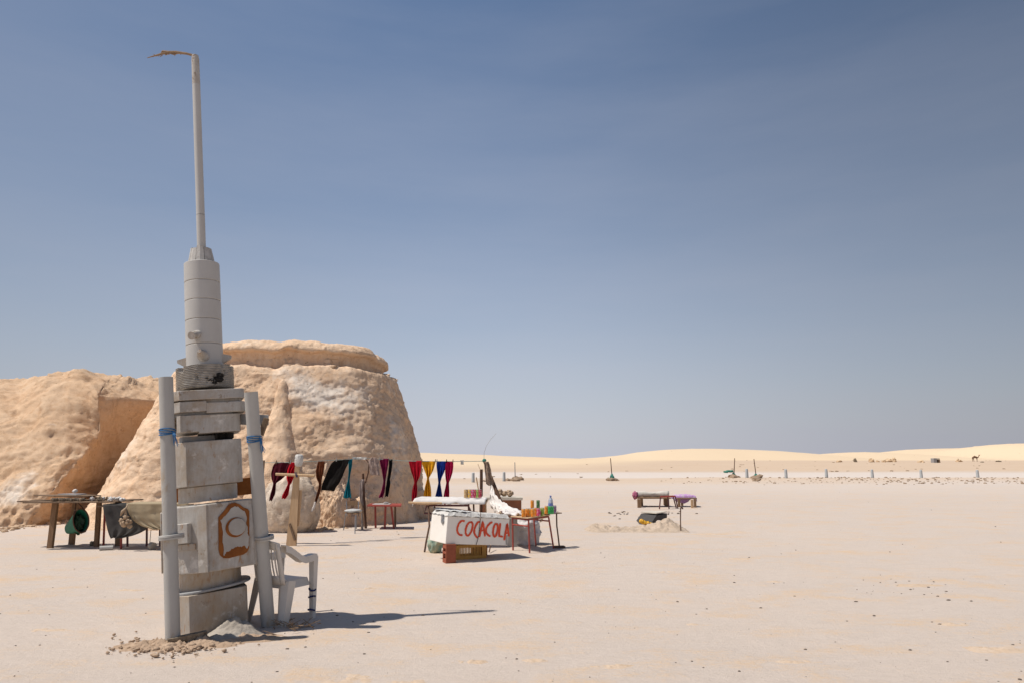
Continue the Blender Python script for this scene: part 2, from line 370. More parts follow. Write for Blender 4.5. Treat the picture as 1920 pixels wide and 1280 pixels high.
def print_mat(name, cols, scale=14.0, rough=0.9):
    """patterned print: blotches of several colours"""
    m, n, l, b, vec = new_mat(name)
    vo = tex(n, l, vec, scale, kind='ShaderNodeTexVoronoi')
    sepc = n.new('ShaderNodeSeparateColor'); l.new(vo.outputs['Color'], sepc.inputs[0])
    r = ramp(n, [(i / len(cols), c) for i, c in enumerate(cols)], 'CONSTANT')
    l.new(sepc.outputs[0], r.inputs[0])
    l.new(r.outputs[0], b.inputs['Base Color'])
    b.inputs['Roughness'].default_value = rough
    return m
M['tiger'] = print_mat('brown_patterned_cloth', [(0.42, 0.30, 0.21), (0.27, 0.18, 0.125), (0.50, 0.38, 0.28), (0.22, 0.145, 0.10)], 40)
M['floral'] = print_mat('purple_floral_cloth', [(0.55, 0.32, 0.55), (0.06, 0.08, 0.22), (0.62, 0.50, 0.60), (0.20, 0.32, 0.20), (0.66, 0.62, 0.60), (0.45, 0.25, 0.48)], 12)
M['cushion'] = print_mat('patterned_cushion', [(0.55, 0.42, 0.48), (0.16, 0.20, 0.40), (0.62, 0.58, 0.52), (0.40, 0.16, 0.20), (0.42, 0.44, 0.42)], 70)
M['roll'] = pm('off_white_blanket', (0.60, 0.55, 0.48), (0.50, 0.46, 0.40), 6, 0.95, 0.4, 20, 0.02)
M['pinkroll'] = print_mat('pink_blanket_end', [(0.45, 0.12, 0.18), (0.55, 0.40, 0.40), (0.30, 0.08, 0.14)], 14)

# ------------------------------------------------------------------ object helpers
def new_bm(): return bmesh.new()
def link(name, bm, mat, origin=V((0, 0, 0)), parent=None, smooth=False, solid=0.0, bevel=0.0, sub=0):
    me = bpy.data.meshes.new(name)
    bmesh.ops.recalc_face_normals(bm, faces=bm.faces)
    for v in bm.verts: v.co -= origin
    bm.to_mesh(me); bm.free()
    if isinstance(mat, (list, tuple)):
        for x in mat: me.materials.append(x)
    else: me.materials.append(mat)
    if smooth:
        for p in me.polygons: p.use_smooth = True
        if smooth == 'auto': me.set_sharp_from_angle(angle=R(20))
    o = bpy.data.objects.new(name, me)
    COL.objects.link(o)
    if parent is not None: o.parent = parent
    else: o.location = origin
    if solid:
        s = o.modifiers.new('thickness', 'SOLIDIFY'); s.thickness = solid; s.offset = 0
    if bevel:
        s = o.modifiers.new('edges', 'BEVEL'); s.width = bevel; s.segments = 2; s.limit_method = 'ANGLE'; s.angle_limit = R(40)
    if sub:
        s = o.modifiers.new('round', 'SUBSURF'); s.levels = sub; s.render_levels = sub
    return o
def tag(o, label, cat, group=None):
    o['label'] = label; o['category'] = cat
    if group: o['group'] = group
    return o
class Thing:
    def __init__(s, name, label, cat, loc, group=None):
        s.loc = V(loc)
        s.root = bpy.data.objects.new(name, None)
        s.root.empty_display_size = 0.2
        COL.objects.link(s.root); s.root.location = s.loc
        tag(s.root, label, cat, group)
    def part(s, name, bm, mat, parent=None, label=None, **k):
        o = link(name, bm, mat, s.loc, parent or s.root, **k)
        if label: o['label'] = label
        return o
def single(name, bm, mat, label, cat, loc, group=None, **k):
    return tag(link(name, bm, mat, V(loc), None, **k), label, cat, group)
def copy_thing(src, delta, label, group=None):
    def rec(o, par):
        c = o.copy(); COL.objects.link(c)
        if par is not None: c.parent = par
        for ch in [x for x in KIDS.get(o.name, [])]: rec(ch, c)
        return c
    KIDS = {}
    for o in COL.objects:
        if o.parent: KIDS.setdefault(o.parent.name, []).append(o)
    r = rec(src, None)
    r.location = src.location + delta
    r['label'] = label
    if group: r['group'] = group
    return r

def frame_of(d, up=V((0, 0, 1))):
    d = d.normalized()
    if abs(d.dot(up)) > 0.98: up = V((0, 1, 0))
    x = d.cross(up).normalized()
    return x, x.cross(d).normalized(), d
def tube(bm, pts, r, seg=8, cap=True):
    pts = [V(p) for p in pts]
    rad = r if isinstance(r, (list, tuple)) else [r] * len(pts)
    rings = []
    x0 = None
    for i, p in enumerate(pts):
        d = (pts[min(i + 1, len(pts) - 1)] - pts[max(i - 1, 0)])
        x, y, d = frame_of(d)
        if x0 is not None:
            x = (x0 - d * x0.dot(d)).normalized(); y = x.cross(d)
        x0 = x
        rings.append([bm.verts.new(p + (x * math.cos(2 * math.pi * k / seg) + y * math.sin(2 * math.pi * k / seg)) * rad[i]) for k in range(seg)])
    for a, b in zip(rings, rings[1:]):
        for k in range(seg):
            bm.faces.new((a[k], a[(k + 1) % seg], b[(k + 1) % seg], b[k]))
    if cap:
        bm.faces.new(rings[0][::-1]); bm.faces.new(rings[-1])
def bar(bm, p, q, wx, wy, up=V((0, 1, 0)), wx2=None, wy2=None):
    """rectangular beam from p to q; wx across, wy along 'up'"""
    p, q = V(p), V(q)
    d = (q - p).normalized()
    y = (up - d * up.dot(d)).normalized(); x = d.cross(y)
    wx2 = wx2 or wx; wy2 = wy2 or wy
    a = [bm.verts.new(p + x * (i * wx / 2) + y * (j * wy / 2)) for i, j in ((-1, -1), (1, -1), (1, 1), (-1, 1))]
    b = [bm.verts.new(q + x * (i * wx2 / 2) + y * (j * wy2 / 2)) for i, j in ((-1, -1), (1, -1), (1, 1), (-1, 1))]
    bm.faces.new(a[::-1]); bm.faces.new(b)
    for k in range(4): bm.faces.new((a[k], a[(k + 1) % 4], b[(k + 1) % 4], b[k]))
def boxf(bm, P, e1, e2, e3):
    """box from corner P with edge vectors"""
    v = [bm.verts.new(P + e1 * i + e2 * j + e3 * k) for k in (0, 1) for j in (0, 1) for i in (0, 1)]
    for f in ((0, 1, 3, 2), (4, 6, 7, 5), (0, 4, 5, 1), (2, 3, 7, 6), (0, 2, 6, 4), (1, 5, 7, 3)):
        bm.faces.new([v[i] for i in f])
def box(bm, c, s, rz=0.0):
    m = Matrix.Rotation(rz, 3, 'Z')
    e = [m @ V((s[0], 0, 0)), m @ V((0, s[1], 0)), V((0, 0, s[2]))]
    boxf(bm, V(c) - e[0] / 2 - e[1] / 2 - e[2] / 2, *e)
def prism(bm, pts, vec):
    a = [bm.verts.new(p) for p in pts]; b = [bm.verts.new(p + vec) for p in pts]
    bm.faces.new(a); bm.faces.new(b[::-1])
    for k in range(len(a)): bm.faces.new((a[k], a[(k + 1) % len(a)], b[(k + 1) % len(a)], b[k]))
def lathe(bm, prof, base, ax=V((0, 0, 1)), seg=32, wob=None, close=True):
    x, y, d = frame_of(ax)
    rings = []
    for r, h in prof:
        rings.append([bm.verts.new(base + d * h + (x * math.cos(2 * math.pi * k / seg) + y * math.sin(2 * math.pi * k / seg)) * (r + (wob(k, h) if wob else 0))) for k in range(seg)])
    for a, b in zip(rings, rings[1:]):
        for k in range(seg): bm.faces.new((a[k], a[(k + 1) % seg], b[(k + 1) % seg], b[k]))
    if close:
        bm.faces.new(rings[0][::-1]); bm.faces.new(rings[-1])
def blob(bm, c, rad, amp=0.25, sub=2, fr=2.0, seed=0.0, flat=None):
    r = bmesh.ops.create_icosphere(bm, subdivisions=sub, radius=1.0)
    for v in r['verts']:
        q = v.co.copy()
        k = 1 + amp * fbm(q * fr + V((seed, seed * 1.7, seed * 0.3)), 4)
        v.co = V((q.x * rad[0], q.y * rad[1], q.z * rad[2])) * k
        if flat is not None: v.co.z = max(v.co.z, flat)
        v.co += c
def rose(bm, c, r, seed, n=9, sub=1):
    """desert rose: a cluster of rough lumps and blades"""
    rnd = random.Random(seed)
    blob(bm, c, (r * 0.7, r * 0.7, r * 0.6), 0.5, 2, 2.5, seed)
    for i in range(n):
        a = rnd.uniform(0, 6.28); e = rnd.uniform(-0.2, 1.2)
        d = V((math.cos(a) * math.cos(e), math.sin(a) * math.cos(e), math.sin(e)))
        blob(bm, c + d * r * 0.62, (r * rnd.uniform(0.25, 0.5), r * rnd.uniform(0.25, 0.45), r * rnd.uniform(0.2, 0.45)), 0.6, sub, 3, seed + i)
def sheet(bm, grid):
    vs = [[bm.verts.new(p) for p in row] for row in grid]
    for a, b in zip(vs, vs[1:]):
        for k in range(len(a) - 1): bm.faces.new((a[k], a[k + 1], b[k + 1], b[k]))

def heap(bm, c, rx, ry, h, n=46, seed=0.0, amp=0.5, fr=6.0):
    g = []
    for i in range(n + 1):
        row = []
        for j in range(n + 1):
            x = -1 + 2 * i / n; y_ = -1 + 2 * j / n
            r = math.hypot(x, y_)
            q = V((c.x + x * rx, c.y + y_ * ry, 0))
            k = max(0.0, 1 - r) ** 1.15
            e = fbm(q * fr + V((seed, seed, 0)), 5)
            z = h * k * (1 + amp * e) + 0.35 * h * amp * k * abs(fbm(q * fr * 2.7 + V((seed, 3, 1)), 4)) - 0.03 * (1 if r > 0.98 else 0) - 0.004
            row.append(V((q.x, q.y, z + c.z)))
        g.append(row)
    sheet(bm, g)

# ================================================================== SETTING: the desert floor, salt pan and dunes as one sheet
DUNES = [  # ridge distance, width of windward slope, crest seen as (x, y)
    (300, 190, [(-2500, 846), (0, 846), (600, 845), (800, 848), (900, 852), (960, 855), (1050, 858), (1130, 860), (1200, 864), (1400, 875), (3000, 875)]),
    (400, 130, [(900, 880), (1000, 866), (1080, 859), (1130, 856), (1170, 852), (1200, 847), (1250, 842.5), (1300, 841), (1370, 841), (1420, 843), (1480, 848), (1520, 852), (1580, 858), (1650, 866), (1750, 880)]),
    (470, 170, [(1350, 870), (1480, 855), (1540, 851), (1580, 847), (1610, 846.5), (1650, 848), (1690, 851), (1760, 860), (1850, 880)]),
    (560, 230, [(1500, 866), (1600, 855), (1660, 848), (1700, 843), (1750, 840), (1800, 839), (1850, 838.5), (1900, 838), (2100, 840), (3200, 845)]),
    (450, 160, [(1780, 870), (1820, 850), (1850, 840), (1868, 833.5), (1900, 831), (1960, 830), (2100, 833), (2600, 842), (4200, 850)]),
]
DW = []
for rY, wd, cr in DUNES:
    DW.append((rY, wd, [((px - 960) / F * rY, EYE.z + (862 - cy) / F * rY) for px, cy in cr]))
def terrain(x, y):
    z = 0.0
    if y > 40:
        z += 1.62 * sst(95, 260, y) 
        b = math.exp(-((y - 58 - 4 * noise.noise(V((x * 0.03, 3, 0)))) / 3.5) ** 2) * 0.22 * sst(8, 16, x)
        z += b + 0.05 * fbm(V((x * 0.15, y * 0.3, 2))) * sst(45, 60, y)
        for rY, wd, cr in DW:
            h = pw(cr, x)[0]
            if y < rY: hh = h * sst(rY - wd, rY + wd * 0.25, y) / sst(rY - wd, rY + wd * 0.25, rY)
            else: hh = h * (1 - 0.5 * sst(rY, rY + 130, y))
            if hh > z: z = lerp(z, hh, sst(0, 0.8, hh - z))
        z += 0.35 * fbm(V((x * 0.02, y * 0.012, 7))) * sst(240, 330, y)
    elif y > 2:
        z += 0.012 * fbm(V((x * 0.5, y * 0.7, 0)), 3) * sst(3, 10, abs(x + 3) + abs(y - 7))
    return z
bm = new_bm()
ys = [-400, -150, -60, -25, -10, -4, -1, 0.5]
y = 1.5
while y < 700: ys.append(y); y *= 1.022
ys += [800, 1000, 1400, 2200, 4000, 8000]
ts = [-3000, -1200, -500, -200, -80, -30, -12, -6, -3, -2] + [-1.5 + 3.0 * i / 300 for i in range(301)] + [2, 3, 6, 12, 30, 80, 200, 500, 1200, 3000]
grid = []
for y in ys:
    s = max(abs(y), 3.0)
    grid.append([V((t * s if abs(t) <= 3 else math.copysign(3 * s + (abs(t) - 3) * 3, t), y, 0)) for t in ts])
for row in grid:
    for p in row: p.z = terrain(p.x, p.y)
sheet(bm, grid)
o = link('desert_ground', bm, M['ground'], smooth=True)
o['kind'] = 'structure'

# ================================================================== SETTING: the two mud buildings
DC = V((-7.13, 22.0, 0))
PROF = [(4.72, -0.15), (4.6, 0.1), (4.5, 0.4), (4.4, 1.0), (4.25, 1.95), (3.97, 2.85), (3.62, 3.75), (3.44, 4.22), (3.36, 4.32), (3.2, 4.36), (2.98, 4.38),
        (2.90, 4.42), (2.88, 4.60), (2.91, 4.77), (3.0, 4.80), (3.08, 4.85), (3.06, 4.93), (2.97, 5.02), (2.86, 5.09), (2.6, 5.16), (1.9, 5.24), (1.0, 5.3), (0.15, 5.32)]
PROF = [(r, (1.66 - (1.75 - z) * 0.965) if z < 1.75 else z - 0.09) for r, z in PROF]
def dome():
    acc = [0]
    for a, b in zip(PROF, PROF[1:]): acc.append(acc[-1] + math.hypot(b[0] - a[0], b[1] - a[1]))
    tab = [(s, r, z) for s, (r, z) in zip(acc, PROF)]
    n, seg = 210, 620
    bm = new_bm()
    rings = []
    for i in range(n + 1):
        # more rows on the wall than on the roof
        s = acc[-1] * (i / n)
        rr0, z = pw(tab, s)
        ring = []
        for k in range(seg):
            a = 2 * math.pi * k / seg
            dx, dy = math.cos(a), math.sin(a); r = rr0
            q4 = a - R(-40) - math.pi / 4
            sq = (abs(math.cos(q4)) ** 3.4 + abs(math.sin(q4)) ** 3.4) ** (-1 / 3.4)
            sq = lerp(1.0, sq * 0.945, sst(-0.2, 0.8, math.cos(a - R(-68))))
            r0 = r; r = r0 * sq
            p = V((dx * r, dy * r, z))
            q = DC + p
            big = fbm(q * 0.45, 3)
            mid = fbm(q * 1.5 + V((3, 1, 9)), 5)
            sml = fbm(q * 6 + V((9, 1, 2)), 4)
            low = max(0.0, 1 - z / 1.7)
            tr = fbm(V((q.x * 1.1, q.y * 1.1, q.z * 1.9)) + V((4, 9, 2)), 5)
            tr = (math.floor(tr * 5) + sst(0.75, 1.0, tr * 5 - math.floor(tr * 5))) / 5
            tr *= 1 - sst(3.7, 4.0, z)
            d = 0.09 * big + 0.02 * mid + 0.07 * tr + 0.014 * sml + 0.008 * noise.noise(q * 17) + low * (0.12 * fbm(q * 0.8 + V((5, 5, 5)), 3) + 0.03 * mid)
            # eroded bites
            d -= 0.035 * sst(0.32, 0.5, mid) + 0.018 * sst(0.45, 0.6, sml)
            d += 0.50 * max(0.0, -dy) ** 2 * max(0.0, 1 - max(z, 0) / 4.3)
            fl = max(0.0, -dx * 0.85 - dy * 0.45)
            d += 1.0 * fl ** 3 * math.exp(-max(z, 0) / 1.0)
            if r < 0.4: d *= 0.2
            zz = z + 0.05 * mid * (1 if z > 4.2 else 0.3)
            # rubble on the ledge and broken parapet
            if 4.2 < z < 4.46 and rr0 < 3.3:
                lump = max(0.0, fbm(V((a * 5.0, 4.0, 1.0)), 3) - 0.05)
                d += 0.30 * min(lump, 0.8)
                zz += 0.1 * min(lump, 0.8)
            if z > 4.55: zz += 0.10 * fbm(V((a * 1.6, 1, 8)), 3)
            if 4.05 < z < 4.4: zz += 0.09 * fbm(V((a * 3.0, 2, 3)), 4)
            ring.append(bm.verts.new(DC + V((dx * (r + d), dy * (r + d), zz))))
        rings.append(ring)
    for a, b in zip(rings, rings[1:]):
        for k in range(seg): bm.faces.new((a[k], a[(k + 1) % seg], b[(k + 1) % seg], b[k]))
    bm.faces.new(rings[-1])
    return bm
hut = Thing('mud_hut', 'round flat-topped mud hut with a recessed groove under its roof rim', 'hut', DC)
hut.part('wall', dome(), M['mud'], smooth=True)
# pointed buttress leaning on the hut front
def rough_cone(top, bot, rt, rb, n=90, seg=110):
    bm = new_bm(); rings = []
    for i in range(n + 1):
        t = i / n
        c = bot.lerp(top, t)
        r = lerp(rb, rt, t ** 0.92)
        if t > 0.95: r *= math.sqrt(max(0.02, 1 - ((t - 0.95) / 0.05) ** 2))
        ring = []
        for k in range(seg):
            a = 2 * math.pi * k / seg
            q = c + V((math.cos(a), math.sin(a), 0)) * r
            d = 0.06 * fbm(q * 1.3 + V((2, 8, 1)), 4) + 0.018 * fbm(q * 4.5, 4) + 0.10 * (1 - t) * fbm(q * 0.9, 3)
            ring.append(bm.verts.new(q + V((math.cos(a), math.sin(a), 0)) * d * min(1, r * 4)))
        rings.append(ring)
    for a, b in zip(rings, rings[1:]):
        for k in range(seg): bm.faces.new((a[k], a[(k + 1) % seg], b[(k + 1) % seg], b[k]))
    bm.faces.new(rings[-1])
    return bm
ct = at(531, 710, 18.55)
cb = V((at(521, 990, 17.65).x, 17.65, -0.15))
hut.part('buttress', rough_cone(ct, cb, 0.075, 0.98), M['mud'], smooth=True)
bm = new_bm()
for px, py, Y, rx, rz_, sd in ((626, 985, 17.9, 0.42, 1.35, 3), (672, 985, 18.4, 0.45, 0.9, 8), (722, 975, 19.2, 0.62, 1.4, 12), (772, 966, 20.4, 0.6, 0.9, 15), (610, 950, 18.2, 0.35, 1.7, 19)):
    p = at(px, py, Y); p.z = 0.0
    blob(bm, p, (rx, 0.42, rz_), 0.13, 6, 1.2, sd)
for v in bm.verts: v.co += V((0.03, 0.03, 0.02)) * (fbm(v.co * 4, 4) + 0.6 * fbm(v.co * 11, 3))
hut.part('wall_base', bm, M['mud'], smooth=True)

# the low building on the left: lit battered face, ridge, shaded side wall, lumpy roof
CG = [  # columns: (px, py, Y) from the foot to the far side of the roof
    [(-700, 1000, 18), (-700, 930, 19), (-700, 860, 19.8), (-700, 790, 20.6), (-700, 730, 22), (-700, 705, 25), (-700, 715, 32)],
    [(-300, 992, 18), (-300, 930, 18.8), (-300, 860, 19.6), (-300, 790, 20.5), (-300, 728, 22), (-300, 700, 25), (-300, 715, 32)],
    [(-60, 988, 17.8), (-60, 925, 18.6), (-50, 860, 19.3), (-45, 790, 20.2), (-40, 735, 22), (-35, 714, 25), (-30, 722, 32)],
    [(0, 986, 17.8), (18, 925, 18.5), (30, 862, 19.3), (28, 790, 20.4), (38, 746, 22.2), (45, 714, 25), (60, 722, 32)],
    [(15, 986, 17.8), (45, 928, 18.4), (85, 868, 19.2), (80, 790, 20.2), (82, 716, 21.7), (100, 708, 24), (110, 722, 32)],
    [(30, 986, 17.85), (62, 934, 18.3), (118, 868, 19.3), (130, 795, 20.4), (128, 702, 21.8), (140, 697, 23.2), (150, 722, 32)],
    [(42, 986, 17.9), (76, 938, 18.3), (140, 862, 19.6), (168, 800, 20.8), (168, 722, 21.5), (175, 700, 23.5), (190, 722, 32)],
    [(48, 986, 17.95), (84, 938, 18.35), (150, 862, 19.7), (184, 806, 20.95), (184, 738, 21.2), (205, 706, 23.8), (215, 722, 32)],
    [(60, 984, 18.1), (96, 938, 18.7), (160, 868, 20.1), (188, 806, 21.0), (187, 739, 21.25), (212, 707, 24), (220, 722, 32)],
    [(110, 977, 19.3), (132, 935, 19.7), (175, 868, 20.9), (196, 806, 21.3), (200, 740, 21.5), (225, 709, 24.3), (235, 722, 32)],
    [(180, 964, 22.0), (190, 920, 22.0), (208, 860, 22.0), (222, 800, 22.0), (235, 743, 22.0), (250, 710, 25), (260, 722, 32)],
    [(250, 958, 23.4), (262, 915, 23.4), (275, 860, 23.3), (290, 800, 23.2), (300, 748, 23.1), (300, 712, 26), (310, 722, 32)],
    [(420, 945, 27), (420, 900, 27), (420, 860, 27), (420, 800, 27), (420, 752, 27), (420, 722, 28), (420, 722, 32)],
]
def mass():
    NU, NV = 26, 26
    P = [[at(*c) for c in col] for col in CG]
    for col in P: col[0].z = -0.1
    def cr(a, b, c, d, t, k=0.25):
        # softened Catmull-Rom, close to straight between the points
        m1, m2 = (c - a) * k, (d - b) * k
        return (2 * t**3 - 3 * t**2 + 1) * b + (t**3 - 2 * t**2 + t) * m1 + (-2 * t**3 + 3 * t**2) * c + (t**3 - t**2) * m2
    cols, nr = len(P), len(P[0])
    fine = []
    for i in range(cols):
        row = []
        for j in range(nr - 1):
            g = lambda q: P[i][max(0, min(nr - 1, q))]
            for s in range(NV): row.append(cr(g(j - 1), g(j), g(j + 1), g(j + 2), s / NV))
        row.append(P[i][-1]); fine.append(row)
    out = []
    for i in range(cols - 1):
        g = lambda q: fine[max(0, min(cols - 1, q))]
        gap = (fine[i + 1][NV * 3] - fine[i][NV * 3]).length
        n = max(4, min(90, int(gap / 0.07)))
        for s in range(n):
            out.append([cr(a, b, c, d, s / n, 0.2) for a, b, c, d in zip(g(i - 1), g(i), g(i + 1), g(i + 2))])
    out.append(fine[-1])
    nrm = []
    for i in range(len(out)):
        r = []
        for j in range(len(out[0])):
            du = out[min(i + 1, len(out) - 1)][j] - out[max(i - 1, 0)][j]
            dv = out[i][min(j + 1, len(out[0]) - 1)] - out[i][max(j - 1, 0)]
            c = du.cross(dv)
            r.append(c.normalized() if c.length > 1e-9 else V((0, 0, 1)))
        nrm.append(r)
    bm = new_bm(); g2 = []
    for i, row in enumerate(out):
        r = []
        for j, p in enumerate(row):
            n = nrm[i][j]
            right = n.x > 0.6 and p.z > 0.8 and p.y > 20.8       # the plastered side wall is smoother
            k = 0.25 if right else 1.0
            low = max(0.0, 1 - p.z / 2.2)
            roof = sst(3.6, 4.6, p.z)
            d = k * (0.10 * fbm(p * 0.8 + V((1, 2, 3)), 4) + 0.055 * fbm(p * 2.1 + V((7, 7, 1)), 5) + 0.016 * fbm(p * 6.5, 4))
            d += 0.18 * low * fbm(p * 1.1 + V((4, 4, 2)), 4) + 0.16 * roof * fbm(p * 0.9 + V((8, 3, 6)), 4)
            # flaking ledges run down the lit face
            st = noise.noise(V((p.x * 2.3 + p.z * 1.5, p.y * 1.2, p.z * 0.9)))
            d += k * 0.03 * sst(0.1, 0.2, st)
            r.append(p + n * d)
        g2.append(r)
    sheet(bm, g2)
    return bm
single('mud_house', mass(), M['mud2'], 'low ochre mud building with a sloping lit front and shaded side wall', 'building', (-13.5, 21, 0), smooth=True)
# boulder at the foot of the hut
bm = new_bm()
p = at(543, 1000, 16.6); p.z = 0.5
blob(bm, p, (0.66, 0.42, 0.78), 0.17, 5, 0.9, 41, flat=-0.6)
for v in bm.verts:
    v.co += V((0.02, 0.015, 0.02)) * fbm(v.co * 6, 4)
    v.co.x = p.x + (v.co.x - p.x) * 1.0
single('boulder', bm, M['boulder'], 'big pale boulder at the foot of the round hut behind the cross post', 'boulder', (p.x, p.y, 0), smooth=True)

# ================================================================== THE GREY TOWER
TY = 7.3
TB = at(400, 1192, TY)
TT = at(366, 100, TY)
lean = math.atan2(TT.x - TB.x, TT.z - TB.z)
AX = V((math.sin(lean), 0, math.cos(lean)))
TURN = R(27)                      # its fronts face towards the right of straight on
_ux = V((math.cos(lean), 0, -math.sin(lean)))
UX = _ux * math.cos(TURN) + V((0, 1, 0)) * math.sin(TURN)
VX = -_ux * math.sin(TURN) + V((0, 1, 0)) * math.cos(TURN)
def tl(px, py, v=0.0):
    """pixel on the plane v metres behind the axis -> (u, h) of the tower"""
    r = hit(px, py, TB + VX * v, VX) - TB
    return r.dot(UX), r.dot(AX)
def tw(u, v, h): return TB + UX * u + VX * v + AX * h
tower = Thing('machine_tower', 'tall leaning grey film-prop tower of stacked drums and boxes with a thin mast', 'tower', (TB.x, TB.y, 0))
def axis_h(py, v=0.0): return tl(390, py, v)[1]
def drum(bm, py0, py1, wpx0, wpx1, seg=48, cx=0.0, rim=0.0):
    h0, h1 = axis_h(py1), axis_h(py0)
    d0, d1 = TY, TY
    r0 = wpx1 / F * math.hypot(TY, 0) / 2 * 1.0; r1 = wpx0 / F * TY / 2
    lathe(bm, [(r0 - rim, h0), (r0, h0 + rim), (r1, h1 - rim), (r1 - rim, h1)] if rim else [(r0, h0), (r1, h1)], tw(cx, 0, 0), AX, seg)
COS = math.cos(PITCH)
# mast in two lengths and the flaking top
def axpt(px, py): return at(px, py, TY)
bm = new_bm(); tube(bm, [axpt(378, 470), axpt(376, 404.5)], [0.0455, 0.0455], 24); tower.part('mast', bm, M['cyl'], smooth='auto', label='lower length of the thin mast')
bm = new_bm(); tube(bm, [axpt(376, 403.6), axpt(368, 160)], [0.0445, 0.043], 24); tower.part('mast', bm, M['cyl'], smooth='auto')
bm = new_bm(); tube(bm, [axpt(368, 160), axpt(366.3, 112), axpt(366, 105)], [0.0432, 0.042, 0.036], 24); mt = tower.part('mast', bm, M['mast_top'], smooth='auto', label='flaking rusty top of the mast')
bm = new_bm()
ph = axpt(366, 106)
tube(bm, [axpt(368, 106), axpt(350, 101), axpt(330, 98.5), axpt(318, 98.5), axpt(305, 101), axpt(276, 109)], [0.016, 0.014, 0.017, 0.016, 0.013, 0.004], 8)
tube(bm, [axpt(318, 98), axpt(305, 97), axpt(302, 99)], [0.012, 0.014, 0.006], 6)
tube(bm, [axpt(338, 99), axpt(326, 103), axpt(318, 101)], [0.008, 0.006, 0.003], 6)
for i in range(14):
    x = random.uniform(285, 345)
    q = axpt(x, 108 - (x - 276) * 0.13 if x < 330 else 100)
    tube(bm, [q, q + V((random.uniform(-.05, .05), random.uniform(-.03, .03), random.uniform(-.02, .03)))], [0.006, 0.002], 5)
tower.part('twig', bm, M['twig'], mt)
# collar of tapering staves
h0, h1 = axis_h(495.5), axis_h(468)
for k in range(9):
    a0 = 2 * math.pi * (k + 0.03) / 9; a1 = 2 * math.pi * (k + 0.97) / 9
    rb, rt = 0.136, 0.104
    bm = new_bm()
    dh = 0.012 * math.sin(k * 2.3)
    pts = []
    for (r, h) in ((rb, h0), (rt, h1 + dh)):
        for (rr, a) in ((r, a0), (r * 1.03, (a0 + a1) / 2), (r, a1), (r - 0.03, a1), (r - 0.03, a0)):
            pts.append(bm.verts.new(tw(math.cos(a) * rr, math.sin(a) * rr, h)))
    bm.faces.new(pts[:5][::-1]); bm.faces.new(pts[5:])
    for i in range(5): bm.faces.new((pts[i], pts[(i + 1) % 5], pts[5 + (i + 1) % 5], pts[5 + i]))
    tower.part('stave', bm, M['collar'])
bm = new_bm(); lathe(bm, [(0.10, h0 - 0.02), (0.075, h1 - 0.01)], tw(0, 0, 0), AX, 24); tower.part('collar_core', bm, M['collar'])
# five cylinder sections with dark seams
seams = [496, 532, 567, 603, 648, 694]
rads = [0.181, 0.182, 0.1825, 0.183, 0.184, 0.185]
seg_o = []
for i in range(5):
    bm = new_bm()
    ha, hb = axis_h(seams[i + 1]), axis_h(seams[i])
    g = 0.004
    lathe(bm, [(rads[i + 1] - 0.012, ha), (rads[i + 1] - 0.002, ha + g), (rads[i + 1], ha + g * 2), (rads[i], hb - g * 2), (rads[i] - 0.002, hb - g), (rads[i] - 0.012, hb)], tw(0, 0, 0), AX, 72)
    seg_o.append(tower.part('cylinder_section', bm, M['cyl'], smooth='auto'))
# peg, nozzles
def on_cyl(px, py, out, ang):
    """point on the cylinder skin at azimuth ang (0 = towards the camera, + right)"""
    h = axis_h(py, -0.18)
    return tw(math.sin(ang) * (0.183 + out), -math.cos(ang) * (0.183 + out), h)
bm = new_bm(); tube(bm, [on_cyl(0, 625, -0.02, -0.40), on_cyl(0, 632, 0.11, -0.48)], 0.042, 20); tower.part('peg', bm, M['tower'], seg_o[3])
bm = new_bm(); tube(bm, [on_cyl(0, 668, -0.03, -0.10), on_cyl(0, 665, 0.02, -0.16), on_cyl(0, 661, 0.13, -0.22)], [0.062, 0.055, 0.018], 16); tower.part('nozzle', bm, M['tower'], seg_o[4])
for ang, dy in ((1.45, 0), (-1.75, 4), (2.9, 0)):
    bm = new_bm()
    d = V((math.sin(ang), -math.cos(ang), 0)); d = (UX * d.x + VX * d.y).normalized(); s = d.cross(AX)
    a = on_cyl(0, 668 + dy, -0.02, ang); b = a + d * 0.105
    va = [bm.verts.new(a + s * i * 0.06 + AX * j) for i, j in ((-1, -0.06), (1, -0.06), (1, 0.05), (-1, 0.05))]
    vb = [bm.verts.new(b + s * i * 0.022 + AX * j) for i, j in ((-1, 0.0), (1, 0.0), (1, 0.03), (-1, 0.03))]
    bm.faces.new(va[::-1]); bm.faces.new(vb)
    for k in range(4): bm.faces.new((va[k], va[(k + 1) % 4], vb[(k + 1) % 4], vb[k]))
    tower.part('nozzle', bm, M['tower'], seg_o[4])
